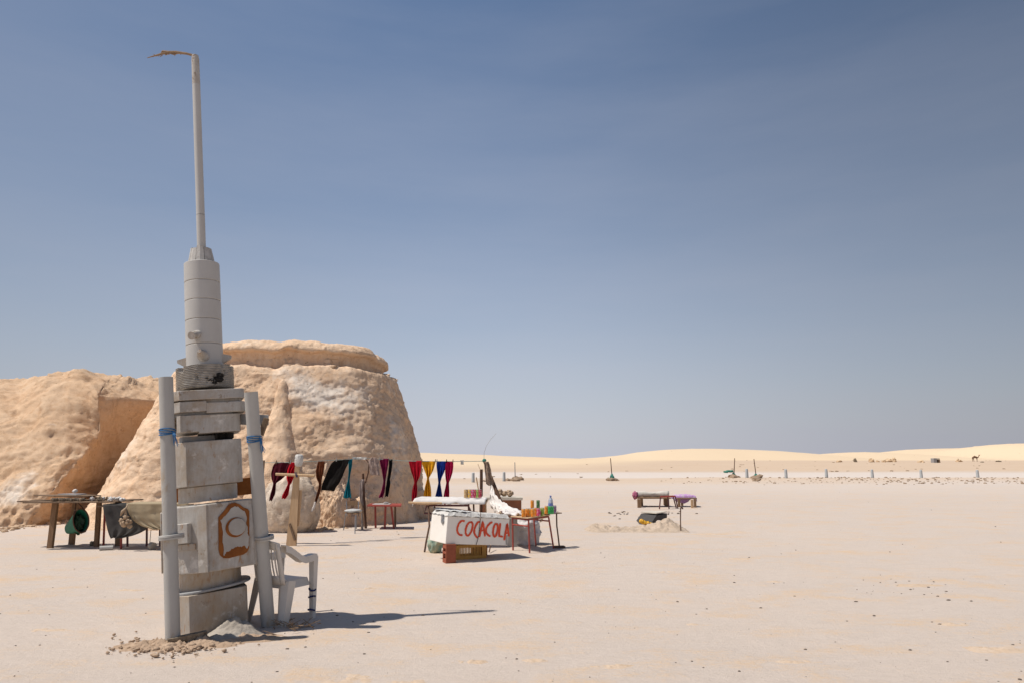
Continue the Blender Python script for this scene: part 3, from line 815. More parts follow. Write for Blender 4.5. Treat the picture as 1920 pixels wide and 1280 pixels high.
# ridged drum of coiled rope with holes
hA, hB = axis_h(730), axis_h(690)
nr = 13
prof = []
for i in range(nr * 8 + 1):
    t = i / (nr * 8)
    prof.append((0.280 + 0.0075 * math.cos(2 * math.pi * nr * t) - (0.05 if t in (0, 1) else 0), lerp(hA, hB, t)))
bm = new_bm()
def rope_w(k, h):
    a = 2 * math.pi * k / 120
    return 0.007 * fbm(V((a * 4, h * 12, 3)), 4) - 0.045 * sst(0.32, 0.5, noise.noise(V((math.cos(a) * 5 + 3.1, math.sin(a) * 5, h * 9))))
lathe(bm, prof, tw(0, 0, 0), AX, 120, rope_w)
for v in bm.verts:
    r = v.co - tw(0, 0, 0); v.co += AX * 0.008 * fbm(V((r.x * 6, r.y * 6, r.z * 3)), 3)
rdg = tower.part('ridged_drum', bm, M['ridge'], smooth=True)
bm = new_bm()
for (px, py, r_) in ((412, 703, .035), (408, 710, .045), (402, 716, .03), (396, 712, .025), (413, 711, .025), (389, 708, .02)):
    q = hit(px, py, TB - VX * 0.262, VX); blob(bm, q, (r_, .03, r_ * .8), .6, 3, 2.5, px)
tower.part('dark_hole', bm, M['dark'], rdg)
bm = new_bm()
lathe(bm, [(0.245, hB - 0.012), (0.19, hB + 0.012)], tw(0, 0, 0), AX, 40, lambda k, h: 0.02 * noise.noise(V((k * 0.9, h * 5, 0))))
tower.part('mortar_bed', bm, M['ridge'])

def plan_block(bm, pxL, pxR, pyT, pyB, v0, v1, ch, depth=0.62, rr=1.0, rot=0.03):
    """board-clad block: flat front from pxL to pxR, left chamfer ch, rounded right end"""
    pm_ = (pyT + pyB) / 2
    uL, _ = tl(pxL, pm_, v0); uR, _ = tl(pxR, pm_, v0 + 0.05)
    hT = tl((pxL + pxR) / 2, pyT, v0)[1]; hB_ = tl((pxL + pxR) / 2, pyB, v0)[1]
    vb = v0 + depth
    pl = [(uL, v0), (lerp(uL, uR, 0.55), v0 + rot * 0.6), (uR - 0.05 * rr, v0 + rot), (uR - 0.015 * rr, v0 + rot + 0.02 * rr), (uR, v0 + rot + 0.07 * rr),
          (uR, vb - 0.14), (uR - 0.1, vb), (uL + 0.05, vb), (uL - ch, vb - 0.16), (uL - ch, v0 + ch * 1.3)]
    prism(bm, [tw(u, v, hB_) for u, v in pl], AX * (hT - hB_))
    return uL, uR, hT, hB_
def T(name, bm, mat, **k): return tower.part(name, bm, mat, bevel=k.pop('bevel', 0.006), **k)
# bottom drum, its lid, neck
bm = new_bm(); plan_block(bm, 355, 466, 1107, 1186, -0.34, 0, 0.105, 0.66); T('base_drum', bm, M['tower_warm'])
# lid: an oval plate tipped to the right
bm = new_bm()
lc = tw(tl(398, 1098)[0], 0, tl(398, 1095, 0)[1])
pts = []
for k in range(40):
    a = 2 * math.pi * k / 40
    x = math.copysign(abs(math.cos(a)) ** 0.8, math.cos(a)) * 0.365; y_ = math.copysign(abs(math.sin(a)) ** 0.8, math.sin(a)) * 0.35
    pts.append(lc + UX * x + VX * y_ + AX * (x * 0.05 - 0.018))
prism(bm, pts, AX * 0.024); T('lid', bm, M['lid'])
bm = new_bm(); lathe(bm, [(0.27, axis_h(1112)), (0.27, axis_h(1098))], tw(0, 0.02, 0), AX, 32); T('dark_gap', bm, M['dark'])
bm = new_bm(); lathe(bm, [(0.290, axis_h(1100)), (0.290, axis_h(1058))], tw(tl(395, 1080)[0], 0, 0), AX, 48); tower.part('neck', bm, M['tower_warm'], smooth='auto')
# cabinet: flat front, long chamfer to the left, thin flange
vF = -0.43
u0, _ = tl(388, 1008, vF); u1, _ = tl(484, 1000, vF + 0.07)
hT0, hB0 = tl(388, 944, vF)[1], tl(388, 1073, vF)[1]
uf, _ = tl(306, 1005, -0.12)
pl = [(u0, vF), (u1 - 0.05, vF + 0.062), (u1 - 0.012, vF + 0.085), (u1, vF + 0.14), (u1, 0.30), (u1 - 0.1, 0.42), (uf + 0.1, 0.42), (uf, 0.2), (uf, -0.12)]
bm = new_bm(); prism(bm, [tw(u, v, hB0) for u, v in pl], AX * (hT0 - hB0)); cab = T('cabinet', bm, M['tower'], bevel=0.012)
bm = new_bm(); boxf(bm, tw(uf - 0.022, -0.135, hB0 + 0.03), UX * 0.022, VX * 0.30, AX * (hT0 - hB0 - 0.07)); T('flange_board', bm, M['tower_warm'])
# strips at the chamfer corner
cd = (V((u0, vF, 0)) - V((uf, -0.12, 0))).normalized()
cn = V((cd.y, -cd.x, 0))
cn = cn if cn.y < 0 else -cn
def onch(t, h, out): 
    q = V((lerp(uf, u0, t), lerp(-0.12, vF, t), 0)) + cn * out
    return tw(q.x, q.y, h)
CW = UX * cd.x + VX * cd.y; CN = UX * cn.x + VX * cn.y
bm = new_bm(); boxf(bm, onch(0.82, hB0 + 0.004, 0.0), CW * 0.105, CN * 0.022, AX * (hT0 - hB0 - 0.012)); T('corner_strip', bm, M['tower'], bevel=0.004)
hh0 = tl(340, 1018, -0.25)[1]; hh1 = tl(340, 981, -0.25)[1]
bm = new_bm(); boxf(bm, onch(0.33, hh0, 0.0), CW * 0.16, CN * 0.06, AX * (hh1 - hh0)); hb = T('hatch_box', bm, M['tower'], bevel=0.006)
bm = new_bm(); boxf(bm, onch(0.30, hh0 - 0.07, 0.0), CW * 0.22, CN * 0.018, AX * 0.06); T('batten', bm, M['tower_warm'], bevel=0.004)
# arched panel on the front: rust, flaked paint over it, disc
FN = (V((u1 - 0.05, vF + 0.062, 0)) - V((u0, vF, 0))).normalized()
FNW = UX * FN.x + VX * FN.y
FO = UX * FN.y - VX * FN.x          # outwards
FP = tw(u0, vF, 0)
def fpt(px, py, out): return hit(px, py, FP, FO) + FO * out
arch = [(409, 969), (409.5, 1030), (412, 1040), (419, 1045.5), (428, 1045.5), (456, 1038.5), (463, 1034), (466.5, 1026), (467, 1000), (467, 957), (464, 953), (457, 951), (449, 944.5), (441, 941.5), (434, 942), (427, 946), (421, 955)]
bm = new_bm(); prism(bm, [fpt(x, y, 0.001) for x, y in arch], FO * 0.012); ap = T('arched_panel', bm, M['rust'], bevel=0.003)
flk = [(413, 974), (416, 985), (417, 1000), (416.5, 1015), (419, 1026), (418, 1038), (420, 1041), (423, 1034), (428, 1032), (433, 1028), (440, 1025), (447, 1023), (452, 1024), (458, 1022), (463, 1028), (466, 1021), (466, 1005), (463, 998), (464, 990), (461, 982), (462, 970), (458, 957), (452, 955), (447, 950), (440, 948.5), (433, 952), (426, 961), (420, 968)]
rnd = random.Random(3)
flk2 = []
for (a, b), (c, d) in zip(flk, flk[1:] + flk[:1]):
    for t in (0, 0.33, 0.66): flk2.append((lerp(a, c, t) + rnd.uniform(-.7, .7), lerp(b, d, t) + rnd.uniform(-.9, .9)))
bm = new_bm(); prism(bm, [fpt(x, y, 0.013) for x, y in flk2], FO * 0.004); tower.part('flaked_paint', bm, M['flake'], ap)
c = fpt(441, 987.5, 0)
bm = new_bm(); lathe(bm, [(0.096, 0.014), (0.096, 0.024), (0.09, 0.028)], c - FNW * 0.0, FO, 40); dk = tower.part('disc', bm, M['rust'], ap)
bm = new_bm(); lathe(bm, [(0.083, 0.024), (0.083, 0.033), (0.078, 0.036)], c + FNW * 0.013 + AX * 0.004, FO, 40, lambda k, h: 0.004 * noise.noise(V((k * 0.8, 1, 0)))); tower.part('disc', bm, M['flake'], ap, label='pale painted inner disc')
# ring between box and cabinet, rusty board behind it
bm = new_bm(); lathe(bm, [(0.282, axis_h(938)), (0.282, axis_h(911)), (0.27, axis_h(909))], tw(tl(390, 920)[0], -0.02, 0), AX, 56); tower.part('ring', bm, M['tower'], smooth='auto')
bm = new_bm(); a0 = tl(326, 931, 0.36); a1 = tl(497, 931, 0.36); ht = tl(400, 901, 0.36)[1]
boxf(bm, tw(a0[0], 0.36, a0[1] - 0.06), UX * (a1[0] - a0[0]), VX * 0.03, AX * (ht - a0[1] + 0.06)); T('rust_board', bm, M['rust'])
# big box
bm = new_bm(); plan_block(bm, 349, 455, 824, 907, -0.34, 0, 0.14, 0.64, rot=0.04); T('box', bm, M['tower'])
bm = new_bm(); plan_block(bm, 341, 437, 815, 826, -0.20, 0, 0.02, 0.40); T('cap_board', bm, M['lid'])
bm = new_bm(); plan_block(bm, 381, 396, 800, 822, -0.05, 0, 0.005, 0.12, 0.02); T('post', bm, M['dark'])
bm = new_bm(); plan_block(bm, 404, 436, 812, 822, -0.235, 0, 0.005, 0.05); T('dark_slot', bm, M['dark'], bevel=0)
# broken slab, beam with a bracket
bm = new_bm(); plan_block(bm, 338, 372.6, 778, 809, -0.352, 0, 0.03, 0.6, 0.06, 0.0); T('slab', bm, M['tower'], label='patched left end of the slab')
bm = new_bm(); plan_block(bm, 373, 452, 775, 808.5, -0.348, 0, 0.0, 0.55); T('slab', bm, M['tower'])
bm = new_bm()
for i in range(16):
    p = at(random.uniform(322, 339), random.uniform(778, 812), TY + random.uniform(-0.3, 0.0))
    blob(bm, p, (random.uniform(.02, .05),) * 3, 0.5, 2, 2, i)
T('broken_edge', bm, M['rose_dark'], bevel=0)
bm = new_bm(); q = [at(451, 775, TY - 0.02), at(504, 777, TY - 0.02), at(504, 796, TY - 0.02), at(451, 794, TY - 0.02)]
prism(bm, q, VX * 0.09); beam = T('beam', bm, M['lid'])
bm = new_bm(); bar(bm, at(500, 783, TY - 0.04), at(489, 815, TY - 0.05), 0.05, 0.05); T('bracket', bm, M['oldwood'])
# stacked plates with recesses
for (a, b, t_, b_, v0, mt_, nm) in ((336, 458, 729, 747, -0.36, 'tower', 'plate'), (345, 452, 746, 755, -0.31, 'tower', 'recess'), (337, 386.6, 752, 771, -0.36, 'tower', 'plate'), (387.2, 460, 752, 771, -0.36, 'tower', 'plate'), (345, 437, 770, 780, -0.30, 'lid', 'recess')):
    bm = new_bm(); plan_block(bm, a, b, t_, b_, v0, 0, 0.0 if a == 387.2 else 0.12, 0.68, 0.06 if b == 386.6 else 1.0, 0.0); T(nm, bm, M[mt_])
# cement patch at the foot and the black gap
bm = new_bm()
heap(bm, gd(440, 1190), 0.30, 0.20, 0.18, 50, 3.0, 0.35, 5)
heap(bm, gd(405, 1200), 0.20, 0.12, 0.07, 30, 6.0, 0.2, 3)
T('cement_footing', bm, M['cement'], bevel=0, smooth=True)
bm = new_bm(); prism(bm, [tw(u, v, -0.10) for u, v in ((-0.30, -0.26), (0.30, -0.26), (0.30, 0.30), (-0.30, 0.30))], AX * 0.14); T('footing', bm, M['oldwood'], bevel=0)

# ------------------------------------------------------------------ the two grey pipes tied to the tower
def pipe(label, b, t, r, fpx, fpy, ropey, sgn):
    th = Thing('support_pipe', label, 'pipe', (b.x, b.y, 0), 'grey pipes propping the tower')
    d = (t - b)
    bm = new_bm(); lathe(bm, [(r, -0.05), (r, d.length), (r * 0.86, d.length), (r * 0.86, d.length - 0.08)], b, d, 40); pp = th.part('pipe', bm, M['pvc'], smooth='auto')
    dn = d.normalized()
    k = (at(fpx, fpy, b.y) - b).dot(dn)
    bm = new_bm(); fk = 1.72 if fpx < 400 else 1.42
    lathe(bm, [(r, k - 0.022), (r * fk, k - 0.02), (r * (fk + .03), k - 0.004), (r * (fk - .06), k - 0.002), (r * (fk - .06), k + 0.002), (r * (fk + .03), k + 0.004), (r * fk, k + 0.02), (r, k + 0.022)], b + V(((0.012 if fpx < 400 else 0.024), 0, 0)), dn, 40, close=False)
    th.part('flange', bm, M['pvc'], smooth='auto')
    k = (at(fpx, ropey, lerp(b.y, t.y, .7)) - b).dot(dn)
    bm = new_bm()
    x, y_, z = frame_of(d)
    rnd = random.Random(int(fpx))
    for j in range(4):
        pts = [b + dn * (k + 0.012 * (j - 1.5) + 0.012 * math.sin(a * 1 + j)) + (x * math.cos(a) + y_ * math.sin(a)) * (r + 0.006) for a in [2 * math.pi * i / 20 for i in range(21)]]
        tube(bm, pts, 0.006, 6)
    for j in range(5):
        s = b + dn * (k + 0.01) + V((r * sgn, -0.03, 0))
        tube(bm, [s, s + V((0.03 * sgn + rnd.uniform(-.02, .02), -0.02, -0.04)), s + V((0.04 * sgn + rnd.uniform(-.03, .03), rnd.uniform(-.03, .03), -0.10 - rnd.uniform(0, .06)))], [0.006, 0.005, 0.003], 5)
    th.part('rope', bm, M['rope_blue'])
    return th
b = gd(324.5, 1208); t = at(311, 707, 6.60)
pl_ = pipe('grey plastic pipe standing left of the tower with blue rope knotted high', b, t, 0.064, 324, 1005, 808, 1)
bm = new_bm(); bar(bm, b + V((-0.02, -0.07, 0.03)), b + V((0.26, 0.10, 0.06)), 0.07, 0.08, V((0, 0, 1)))
single('scrap_beam', bm, M['rose_dark'], 'dark rotten piece of beam lying at the foot of the left pipe', 'scrap', (b.x, b.y, 0))
b = gd(503, 1173); t = at(470.5, 734, 7.02)
pr_ = pipe('grey plastic pipe leaning on the tower right side by the plastic chair', b, t, 0.067, 491, 1003, 820, 1)
# dug sand at the tower foot
bm = new_bm()
heap(bm, gd(305, 1211), 0.50, 0.22, 0.055, 90, 2.0, 1.2, 9)
heap(bm, gd(370, 1206), 0.50, 0.22, 0.045, 80, 9.0, 1.2, 9)
heap(bm, gd(460, 1195), 0.5, 0.20, 0.035, 60, 4.0, 1.0, 8)
rnd = random.Random(5)
for i in range(260):
    g = gd(rnd.gauss(315, 48), rnd.gauss(1214, 9)); s = abs(rnd.gauss(0.007, 0.008)) + 0.003
    g.z += s * 0.3 + 0.01
    blob(bm, g, (s * rnd.uniform(.8, 1.6), s, s * 0.7), 0.5, 1, 2, i)
o = link('loose_sand', bm, M['loose'], smooth=True); o['kind'] = 'stuff'; o['label'] = 'dug loose sand round the foot of the tower'
# dead twigs by the chair leg
bm = new_bm(); rnd = random.Random(11)
for i in range(42):
    g = gd(rnd.gauss(545, 17), rnd.gauss(1176, 4)); g.z = rnd.uniform(0.0, 0.05)
    a = rnd.uniform(0, 6.28); L = rnd.uniform(.04, .15)
    tube(bm, [g, g + V((math.cos(a) * L, math.sin(a) * L, rnd.uniform(0, .05)))], [0.006, 0.003], 5)
single('twig_pile', bm, M['twig'], 'small pile of dry twigs at the foot of the white plastic chair', 'twigs', gd(545, 1174))

# ================================================================== WHITE PLASTIC CHAIR
cc = gd(533, 1172)
fx, fy = 0.45, 0.893                       # facing
fwd = V((fx, fy, 0)); lft = V((-fy, fx, 0))
ch = Thing('plastic_chair', 'white plastic armchair with blue string round one leg beside the tower', 'chair', cc)
def cp(s, f, z): return cc + lft * s + fwd * f + V((0, 0, z))     # s: 0 right side .. 0.5 left side
Wc, Dc = 0.42, 0.34
g = []
for i in range(13):
    row = []
    for j in range(13):
        s, f = i / 12, j / 12
        e = max(abs(s - .5), abs(f - .5)) * 2
        z = 0.425 - 0.018 * (1 - (2 * s - 1) ** 2) * (1 - (2 * f - 1) ** 2) - 0.075 * (1 if e > 0.99 else 0)
        k = 1.02 if e > 0.99 else 1.0
        row.append(cp(Wc * (0.5 + (s - .5) * k), Dc * (0.5 + (f - .5) * k) + 0.02, z))
    g.append(row)
bm = new_bm(); sheet(bm, g); ch.part('seat', bm, M['chair'], solid=0.008, smooth=False)
# legs: angle-section, tapered
def leg(s, f, ds, df, zt, w0, w1):
    bm = new_bm()
    top = cp(s, f, zt); bot = cp(s + ds, f + df, -0.005)
    bar(bm, bot, top, w1, 0.012, fwd, w0, 0.014)
    off = lft * (-1 if s < 0.2 else 1)
    bar(bm, bot + off * (w1 / 2) + fwd * (w1 / 2 - .006), top + off * (w0 / 2) + fwd * (w0 / 2 - .006), 0.012, w1, fwd, 0.014, w0)
    return ch.part('leg', bm, M['chair'])
leg(0.02, 0.0, -0.02, -0.05, 0.43, 0.10, 0.07)
leg(Wc - 0.02, 0.0, 0.05, -0.05, 0.43, 0.085, 0.055)
lg = leg(0.0, Dc + 0.01, -0.015, 0.02, 0.64, 0.065, 0.042)
leg(Wc, Dc + 0.01, 0.015, 0.02, 0.64, 0.055, 0.036)
# back: two side rails, top rail, lattice of slats
def backp(s, t):   # t 0..1 from seat to top
    z = lerp(0.40, 0.80, t)
    wv = lerp(Wc * 0.98, Wc * 0.94, t)
    sag = -0.055 * (1 - (2 * s - 1) ** 2)
    return cp(Wc / 2 + (s - .5) * wv, -0.01 - 0.10 * t + sag * 0.7 - 0.0, z + 0.03 * (1 - (2 * s - 1) ** 2) * t)
bm = new_bm()
g = [[backp(s, t) for t in [k / 8 for k in range(9)]] for s in (0.0, 0.06, 0.13)]; sheet(bm, g)
g = [[backp(s, t) for t in [k / 8 for k in range(9)]] for s in (0.87, 0.94, 1.0)]; sheet(bm, g)
g = [[backp(k / 12, t) for k in range(13)] for t in (0.84, 0.92, 1.0, 1.04)]; sheet(bm, g)
g = [[backp(k / 12, t) for k in range(13)] for t in (0.0, 0.12, 0.2)]; sheet(bm, g)
bk = ch.part('backrest', bm, M['chair'], solid=0.012, smooth=True)
for k in range(9):
    bm = new_bm()
    s0 = 0.14 + 0.72 * k / 8
    g = [[backp(s0 + ds + 0.05 * math.sin(3 * t), t) for t in [0.15 + 0.72 * j / 8 for j in range(9)]] for ds in (-0.018, 0.018)]
    sheet(bm, g); ch.part('slat', bm, M['chair'], bk, solid=0.008)
for s in (-0.02, Wc + 0.02):
    bm = new_bm()
    path = [(-0.09, 0.80), (-0.02, 0.775), (0.07, 0.72), (0.14, 0.675), (0.20, 0.655), (0.27, 0.66), (0.32, 0.668), (0.37, 0.665)]
    g = []
    for dw in (-0.043, -0.038, 0.038, 0.043):
        g.append([cp(s + dw, f, z - (0.065 if abs(dw) > .04 else 0)) for f, z in path])
    sheet(bm, g); ch.part('armrest', bm, M['chair'], solid=0.008, smooth=False)
for z0 in (0.30, 0.22, 0.085):
    bm = new_bm()
    c0 = cp(-0.012, Dc + 0.03, z0)
    tube(bm, [c0 + V((math.cos(a) * 0.034, math.sin(a) * 0.034, 0.012 * math.sin(a + z0 * 40))) for a in [2 * math.pi * i / 12 for i in range(13)]], 0.009, 5)
    ch.part('string', bm, M['navy'])

# ================================================================== LEFT TABLES
WT = 13.8
p1, p2, p3, p4 = gd(94, 1026), gd(134, 1021), gd(181, 1024), gd(222, 1022)
zt = 0.868
wt = Thing('wooden_table', 'rough wooden table of thin planks carrying minerals, left of the tower', 'table', ((p1 + p3) / 2).to_tuple())
for g, tp in ((p1, (104, 944)), (p2, (142, 942)), (p3, (186, 941)), (p4, (222, 940))):
    bm = new_bm(); t = at(tp[0], tp[1], g.y + 0.02); t.z = zt - 0.01; bar(bm, g - V((0, 0, .03)), t, 0.095 if g is not p3 else 0.075, 0.07, V((0, 1, 0)))
    wt.part('leg', bm, M['wood'])
xl, xr = at(78, 938, WT).x, at(242, 938, WT).x
for k in range(5):
    bm = new_bm()
    yy = 13.35 + k * 0.19
    x0 = xl + 0.15 * math.sin(k * 2.1) - (0.25 if k in (2, 3) else 0); x1 = xr + 0.08 * math.sin(k * 3.7)
    bar(bm, V((x0, yy, zt + 0.006 * (k % 2))), V((x1, yy + 0.02, zt + 0.01)), 0.17, 0.022, V((0, 0, 1)))
    wt.part('plank', bm, M['oldwood'])
bm = new_bm()
pts = [at(62, 931, 13.9), at(90, 928.5, 13.95), at(160, 927.5, 13.95), at(190, 929.5, 13.7), at(165, 933.5, 13.5), at(100, 933.5, 13.5)]
zz = zt + 0.10
prism(bm, [V((p.x, p.y, zz)) for p in pts], V((0, 0, 0.02)))
single('warped_board', bm, M['oldwood'], 'thin warped board lying over the minerals on the wooden table', 'board', (xl + .6, 13.7, zt))
bm = new_bm()
pts = [at(108, 925.5, 13.9), at(135, 924, 14.1), at(163, 925.5, 13.95), at(143, 928, 13.6)]
prism(bm, [V((p.x, p.y, zz + 0.021)) for p in pts], V((0, 0, 0.015)))
single('slate', bm, M['slate'], 'grey flat slate lying on the warped board', 'slate', (xl + .6, 13.7, zz))
bm = new_bm(); p = at(140.5, 922, 13.8); p.z = zz + 0.085; rose(bm, p, 0.055, 4)
single('rock', bm, M['rose_white'], 'pale lump of crystal standing on the grey slate', 'rock', p, smooth=True)
for k in range(19):
    bm = new_bm(); px = 97 + k * 3.35
    p = at(px, 935.5, 13.42 + 0.05 * math.sin(k * 5)); s = 0.018 + 0.004 * math.sin(k * 3)
    p.z = zt + 0.052
    lathe(bm, [(s * .7, -0.04), (s, -0.02), (s * 1.05, 0.01), (s * 0.6, 0.032)], p, V((0, 0, 1)), 8, lambda a, h: 0.004 * math.sin(a * 3 + h * 99))
    single('mineral_piece', bm, M['rose_dark'] if k % 4 else M['rose'], 'small dark mineral piece in the long row under the warped board', 'mineral', p, 'dark minerals in a row on the wooden table', smooth=True)
names = ['first white mineral rose from the left', 'brown mineral rose', 'mottled mineral rose', 'tall white mineral rose', 'brownish mineral rose', 'rounded white mineral rose', 'spiky white mineral rose', 'flat white mineral rose', 'last white mineral rose']
for k, px in enumerate((173, 180, 187, 194, 201, 208, 215, 222, 229)):
    bm = new_bm(); p = at(px, 933, 13.55 + 0.18 * math.sin(k * 2.2)); p.z = zt + 0.05; r = 0.055 + 0.012 * math.sin(k * 4)
    rose(bm, p, r, 20 + k)
    single('desert_rose', bm, M['rose'] if k in (1, 4) else (M['rose_dark'] if k == 2 else M['rose_white']), '%s on the wooden table, %s from its right end' % (names[k], ['ninth', 'eighth', 'seventh', 'sixth', 'fifth', 'fourth', 'third', 'second', 'first'][k]), 'mineral', p, 'mineral roses on the wooden table', smooth=True)
# green basket hanging under the table, mouth to the right
bk_c = at(152, 975, 13.5); tip = at(128, 990, 13.75)
BA = V((0.66, 0.75, 0.0)).normalized(); BB = V((-0.22, 0.12, 0.95)).normalized()
gb = Thing('green_basket', 'green woven basket hanging tipped under the wooden table', 'basket', (bk_c.x, bk_c.y, 0.3))
d = (tip - bk_c); x, y_, z_ = frame_of(d)
bm = new_bm()
rings = []
for t in (0.0, 0.5, 1.0):
    c_ = bk_c + d * t
    rings.append([bm.verts.new(c_ + (BA * math.cos(a) * lerp(0.135, 0.06, t) + BB * math.sin(a) * lerp(0.225, 0.10, t))) for a in [2 * math.pi * k / 24 for k in range(24)]])
for a, b_ in zip(rings, rings[1:]):
    for k in range(24): bm.faces.new((a[k], a[(k + 1) % 24], b_[(k + 1) % 24], b_[k]))
bm.faces.new(rings[-1])
gb.part('basket_body', bm, M['green_bag'], solid=0.006)
bm = new_bm()
blob(bm, bk_c + d * 0.18 + V((0.0, 0.0, -0.04)), (0.10, 0.11, 0.16), 0.5, 3, 3, 4); gb.part('inside_shade', bm, M['green_in'])  # near-black lump paints the shaded inside of the basket mouth
bm = new_bm()
top = at(146, 941, 13.6)
rp = lambda a: bk_c + BA * math.cos(a) * 0.135 + BB * math.sin(a) * 0.225
tube(bm, [rp(2.6), top + V((-0.02, -.02, 0)), top, rp(1.0)], 0.012, 6)
gb.part('handle', bm, M['darkwood']); bm = new_bm(); tube(bm, [rp(-1.9), at(152, 999, 13.5), at(160, 996, 13.45), at(166, 985, 13.5), rp(-0.4)], 0.010, 6)
gb.part('handle', bm, M['darkwood'])
bm = new_bm(); tube(bm, [rp(a) for a in [2 * math.pi * k / 24 for k in range(25)]], 0.012, 6); gb.part('rim', bm, M['darkwood'])

# the red-legged table under cloths
rt = Thing('cloth_table', 'red metal-legged table under charcoal and khaki cloths, partly behind the tower', 'table', gd(240, 1026))
zt2 = 0.786
for (gx, gy, tx, mm) in ((194, 1023, 197, 'red_metal'), (227, 1028, 228, 'red_metal'), (239, 1024, 239, 'maroon_metal'), (275, 1023, 276, 'maroon_metal'), (330, 1027, 328, 'red_metal'), (300, 1023, 300, 'maroon_metal')):
    bm = new_bm(); g = gd(gx, gy); t = at(tx, 945, g.y); t.z = zt2; tube(bm, [g, t], 0.02, 10); rt.part('leg', bm, M[mm])
x0 = at(193, 940, 13.5).x; x1 = at(345, 940, 13.5).x
bm = new_bm(); box(bm, ((x0 + x1) / 2, 13.62, zt2 + 0.012), (x1 - x0, 0.62, 0.024)); rt.part('tabletop', bm, M['oldwood'])
def drape(rows, Y, amp=0.035, nf=5.0, n=26, m=22, top_back=0.0, seed=0.0, lean=0.0, topz=None):
    """hanging cloth from rows (py, xl, xr); folds appear where it is gathered"""
    bm = new_bm(); g = []
    wmax = max(r[2] - r[1] for r in rows)
    y0, y1 = rows[0][0], rows[-1][0]
    if top_back:
        a, b_ = rows[0][1], rows[0][2]
        for kk in (1.0, 0.5):
            row = []
            for j in range(m + 1):
                p = at(lerp(a, b_, j / m), y0, Y)
                row.append(V((p.x, p.y + top_back * kk, p.z + 0.006)))
            g.append(row)
    for i in range(n + 1):
        t = i / n; py = lerp(y0, y1, t)
        # smooth interpolation of the outline
        e = 0.6
        xa = xb = 0
        for k in (-1, 0, 1):
            l_, r_ = pw(rows, min(max(py + k * (y1 - y0) * 0.02, y0), y1)); xa += l_ / 3; xb += r_ / 3
        gather = 0.25 + 0.75 * (1 - (xb - xa) / wmax)
        row = []
        for j in range(m + 1):
            s = j / m
            ph = 2 * math.pi * nf * s + seed + 0.8 * math.sin(t * 3 + seed)
            dy = amp * gather * math.sin(ph) * min(1, t * 4 + .1) + 0.5 * amp * noise.noise(V((s * 3 + seed, t * 3, seed))) + 0.28 * amp * noise.noise(V((s * 9 + seed, t * 5, seed))) * min(1, t * 5) 
            py2 = py + (0.012 * (y1 - y0)) * math.sin(ph * 0.5 + 1) * t
            row.append(at(lerp(xa, xb, s), py2, Y + dy + lean * t))
        g.append(row)
    sheet(bm, g)
    return bm
bm = drape([(945, 193, 245), (955, 194, 262), (968, 197, 272), (980, 199, 276), (990, 201, 276), (997, 203, 264), (1003, 205, 248), (1008, 208, 224)], 13.28, 0.03, 4.0, top_back=0.5, seed=1)
single('tablecloth', bm, M['charcoal'], 'charcoal cloth bunched to a point hanging from the red-legged table', 'cloth', gd(225, 1025), solid=0.005, smooth=True)
bm = drape([(943, 237, 352), (952, 238, 352), (962, 242, 352), (972, 248, 352), (980, 257, 352), (986, 268, 352), (992, 290, 352)], 13.2, 0.035, 6.0, top_back=0.5, seed=3)
single('tablecloth', bm, M['khaki'], 'khaki cloth draped in folds over the red-legged table beside the tower', 'cloth', gd(290, 1026), solid=0.005, smooth=True)
bm = new_bm()
for (px, py, r) in ((232, 982, .085), (241, 979, .08), (236, 970, .06), (229, 976, .06), (243, 986, .06)):
    rose(bm, at(px, py, 13.08), r, int(px))
tube(bm, [at(236, 972, 13.1), at(235, 955, 13.12), at(240, 944, 13.15)], [0.03, 0.02, 0.012], 8)
tube(bm, [at(236, 952, 13.1), at(230, 958, 13.08), at(226, 966, 13.08)], [0.02, 0.03, 0.012], 8)
single('hanging_bundle', bm, M['rose'], 'brown bundle of desert roses hanging before the khaki cloth', 'bundle', at(236, 980, 13.1), smooth=True)
b0 = gd(285, 1029)
jb = Thing('plastic_bottle', 'pale plastic bottle with red cap lying on the sand under khaki cloth', 'bottle', b0)
bm = new_bm(); a = at(281, 1017, b0.y); a.z = .075; e = a + V((0.11, -0.05, -0.015)); tube(bm, [a, a + (e - a) * .2, a + (e - a) * .9, e], [0.03, 0.065, 0.07, 0.055], 16); jb.part('bottle_body', bm, M['jerry'], smooth='auto')
bm = new_bm(); tube(bm, [a - (e - a) * 0.22, a + (e - a) * 0.03], 0.03, 12); jb.part('cap', bm, M['red_metal'])
bm = new_bm(); tube(bm, [a, at(283, 992, b0.y)], 0.006, 6); jb.part('string', bm, M['darkwood'])
bm = new_bm(); g = gd(198, 1031); tube(bm, [g + V((-.10, -.03, .045)), g + V((.10, .06, .045))], 0.04, 16)
single('metal_tube', bm, M['pvc'], 'short grey tube lying on the sand before the red-legged table', 'tube', g)
bm = new_bm(); g = gd(173, 1022); blob(bm, g + V((0, 0, .04)), (.055, .05, .05), .3, 3, 1.5, 6); single('rock', bm, M['rose_dark'], 'dark round stone beside a leg of the wooden table', 'rock', g, smooth=True)
bm = new_bm(); g = gd(130, 1023); heap(bm, g, 0.3, 0.12, 0.04, 24, 1); o = link('sand_drift', bm, M['loose_pale'], smooth=True); o['kind'] = 'stuff'

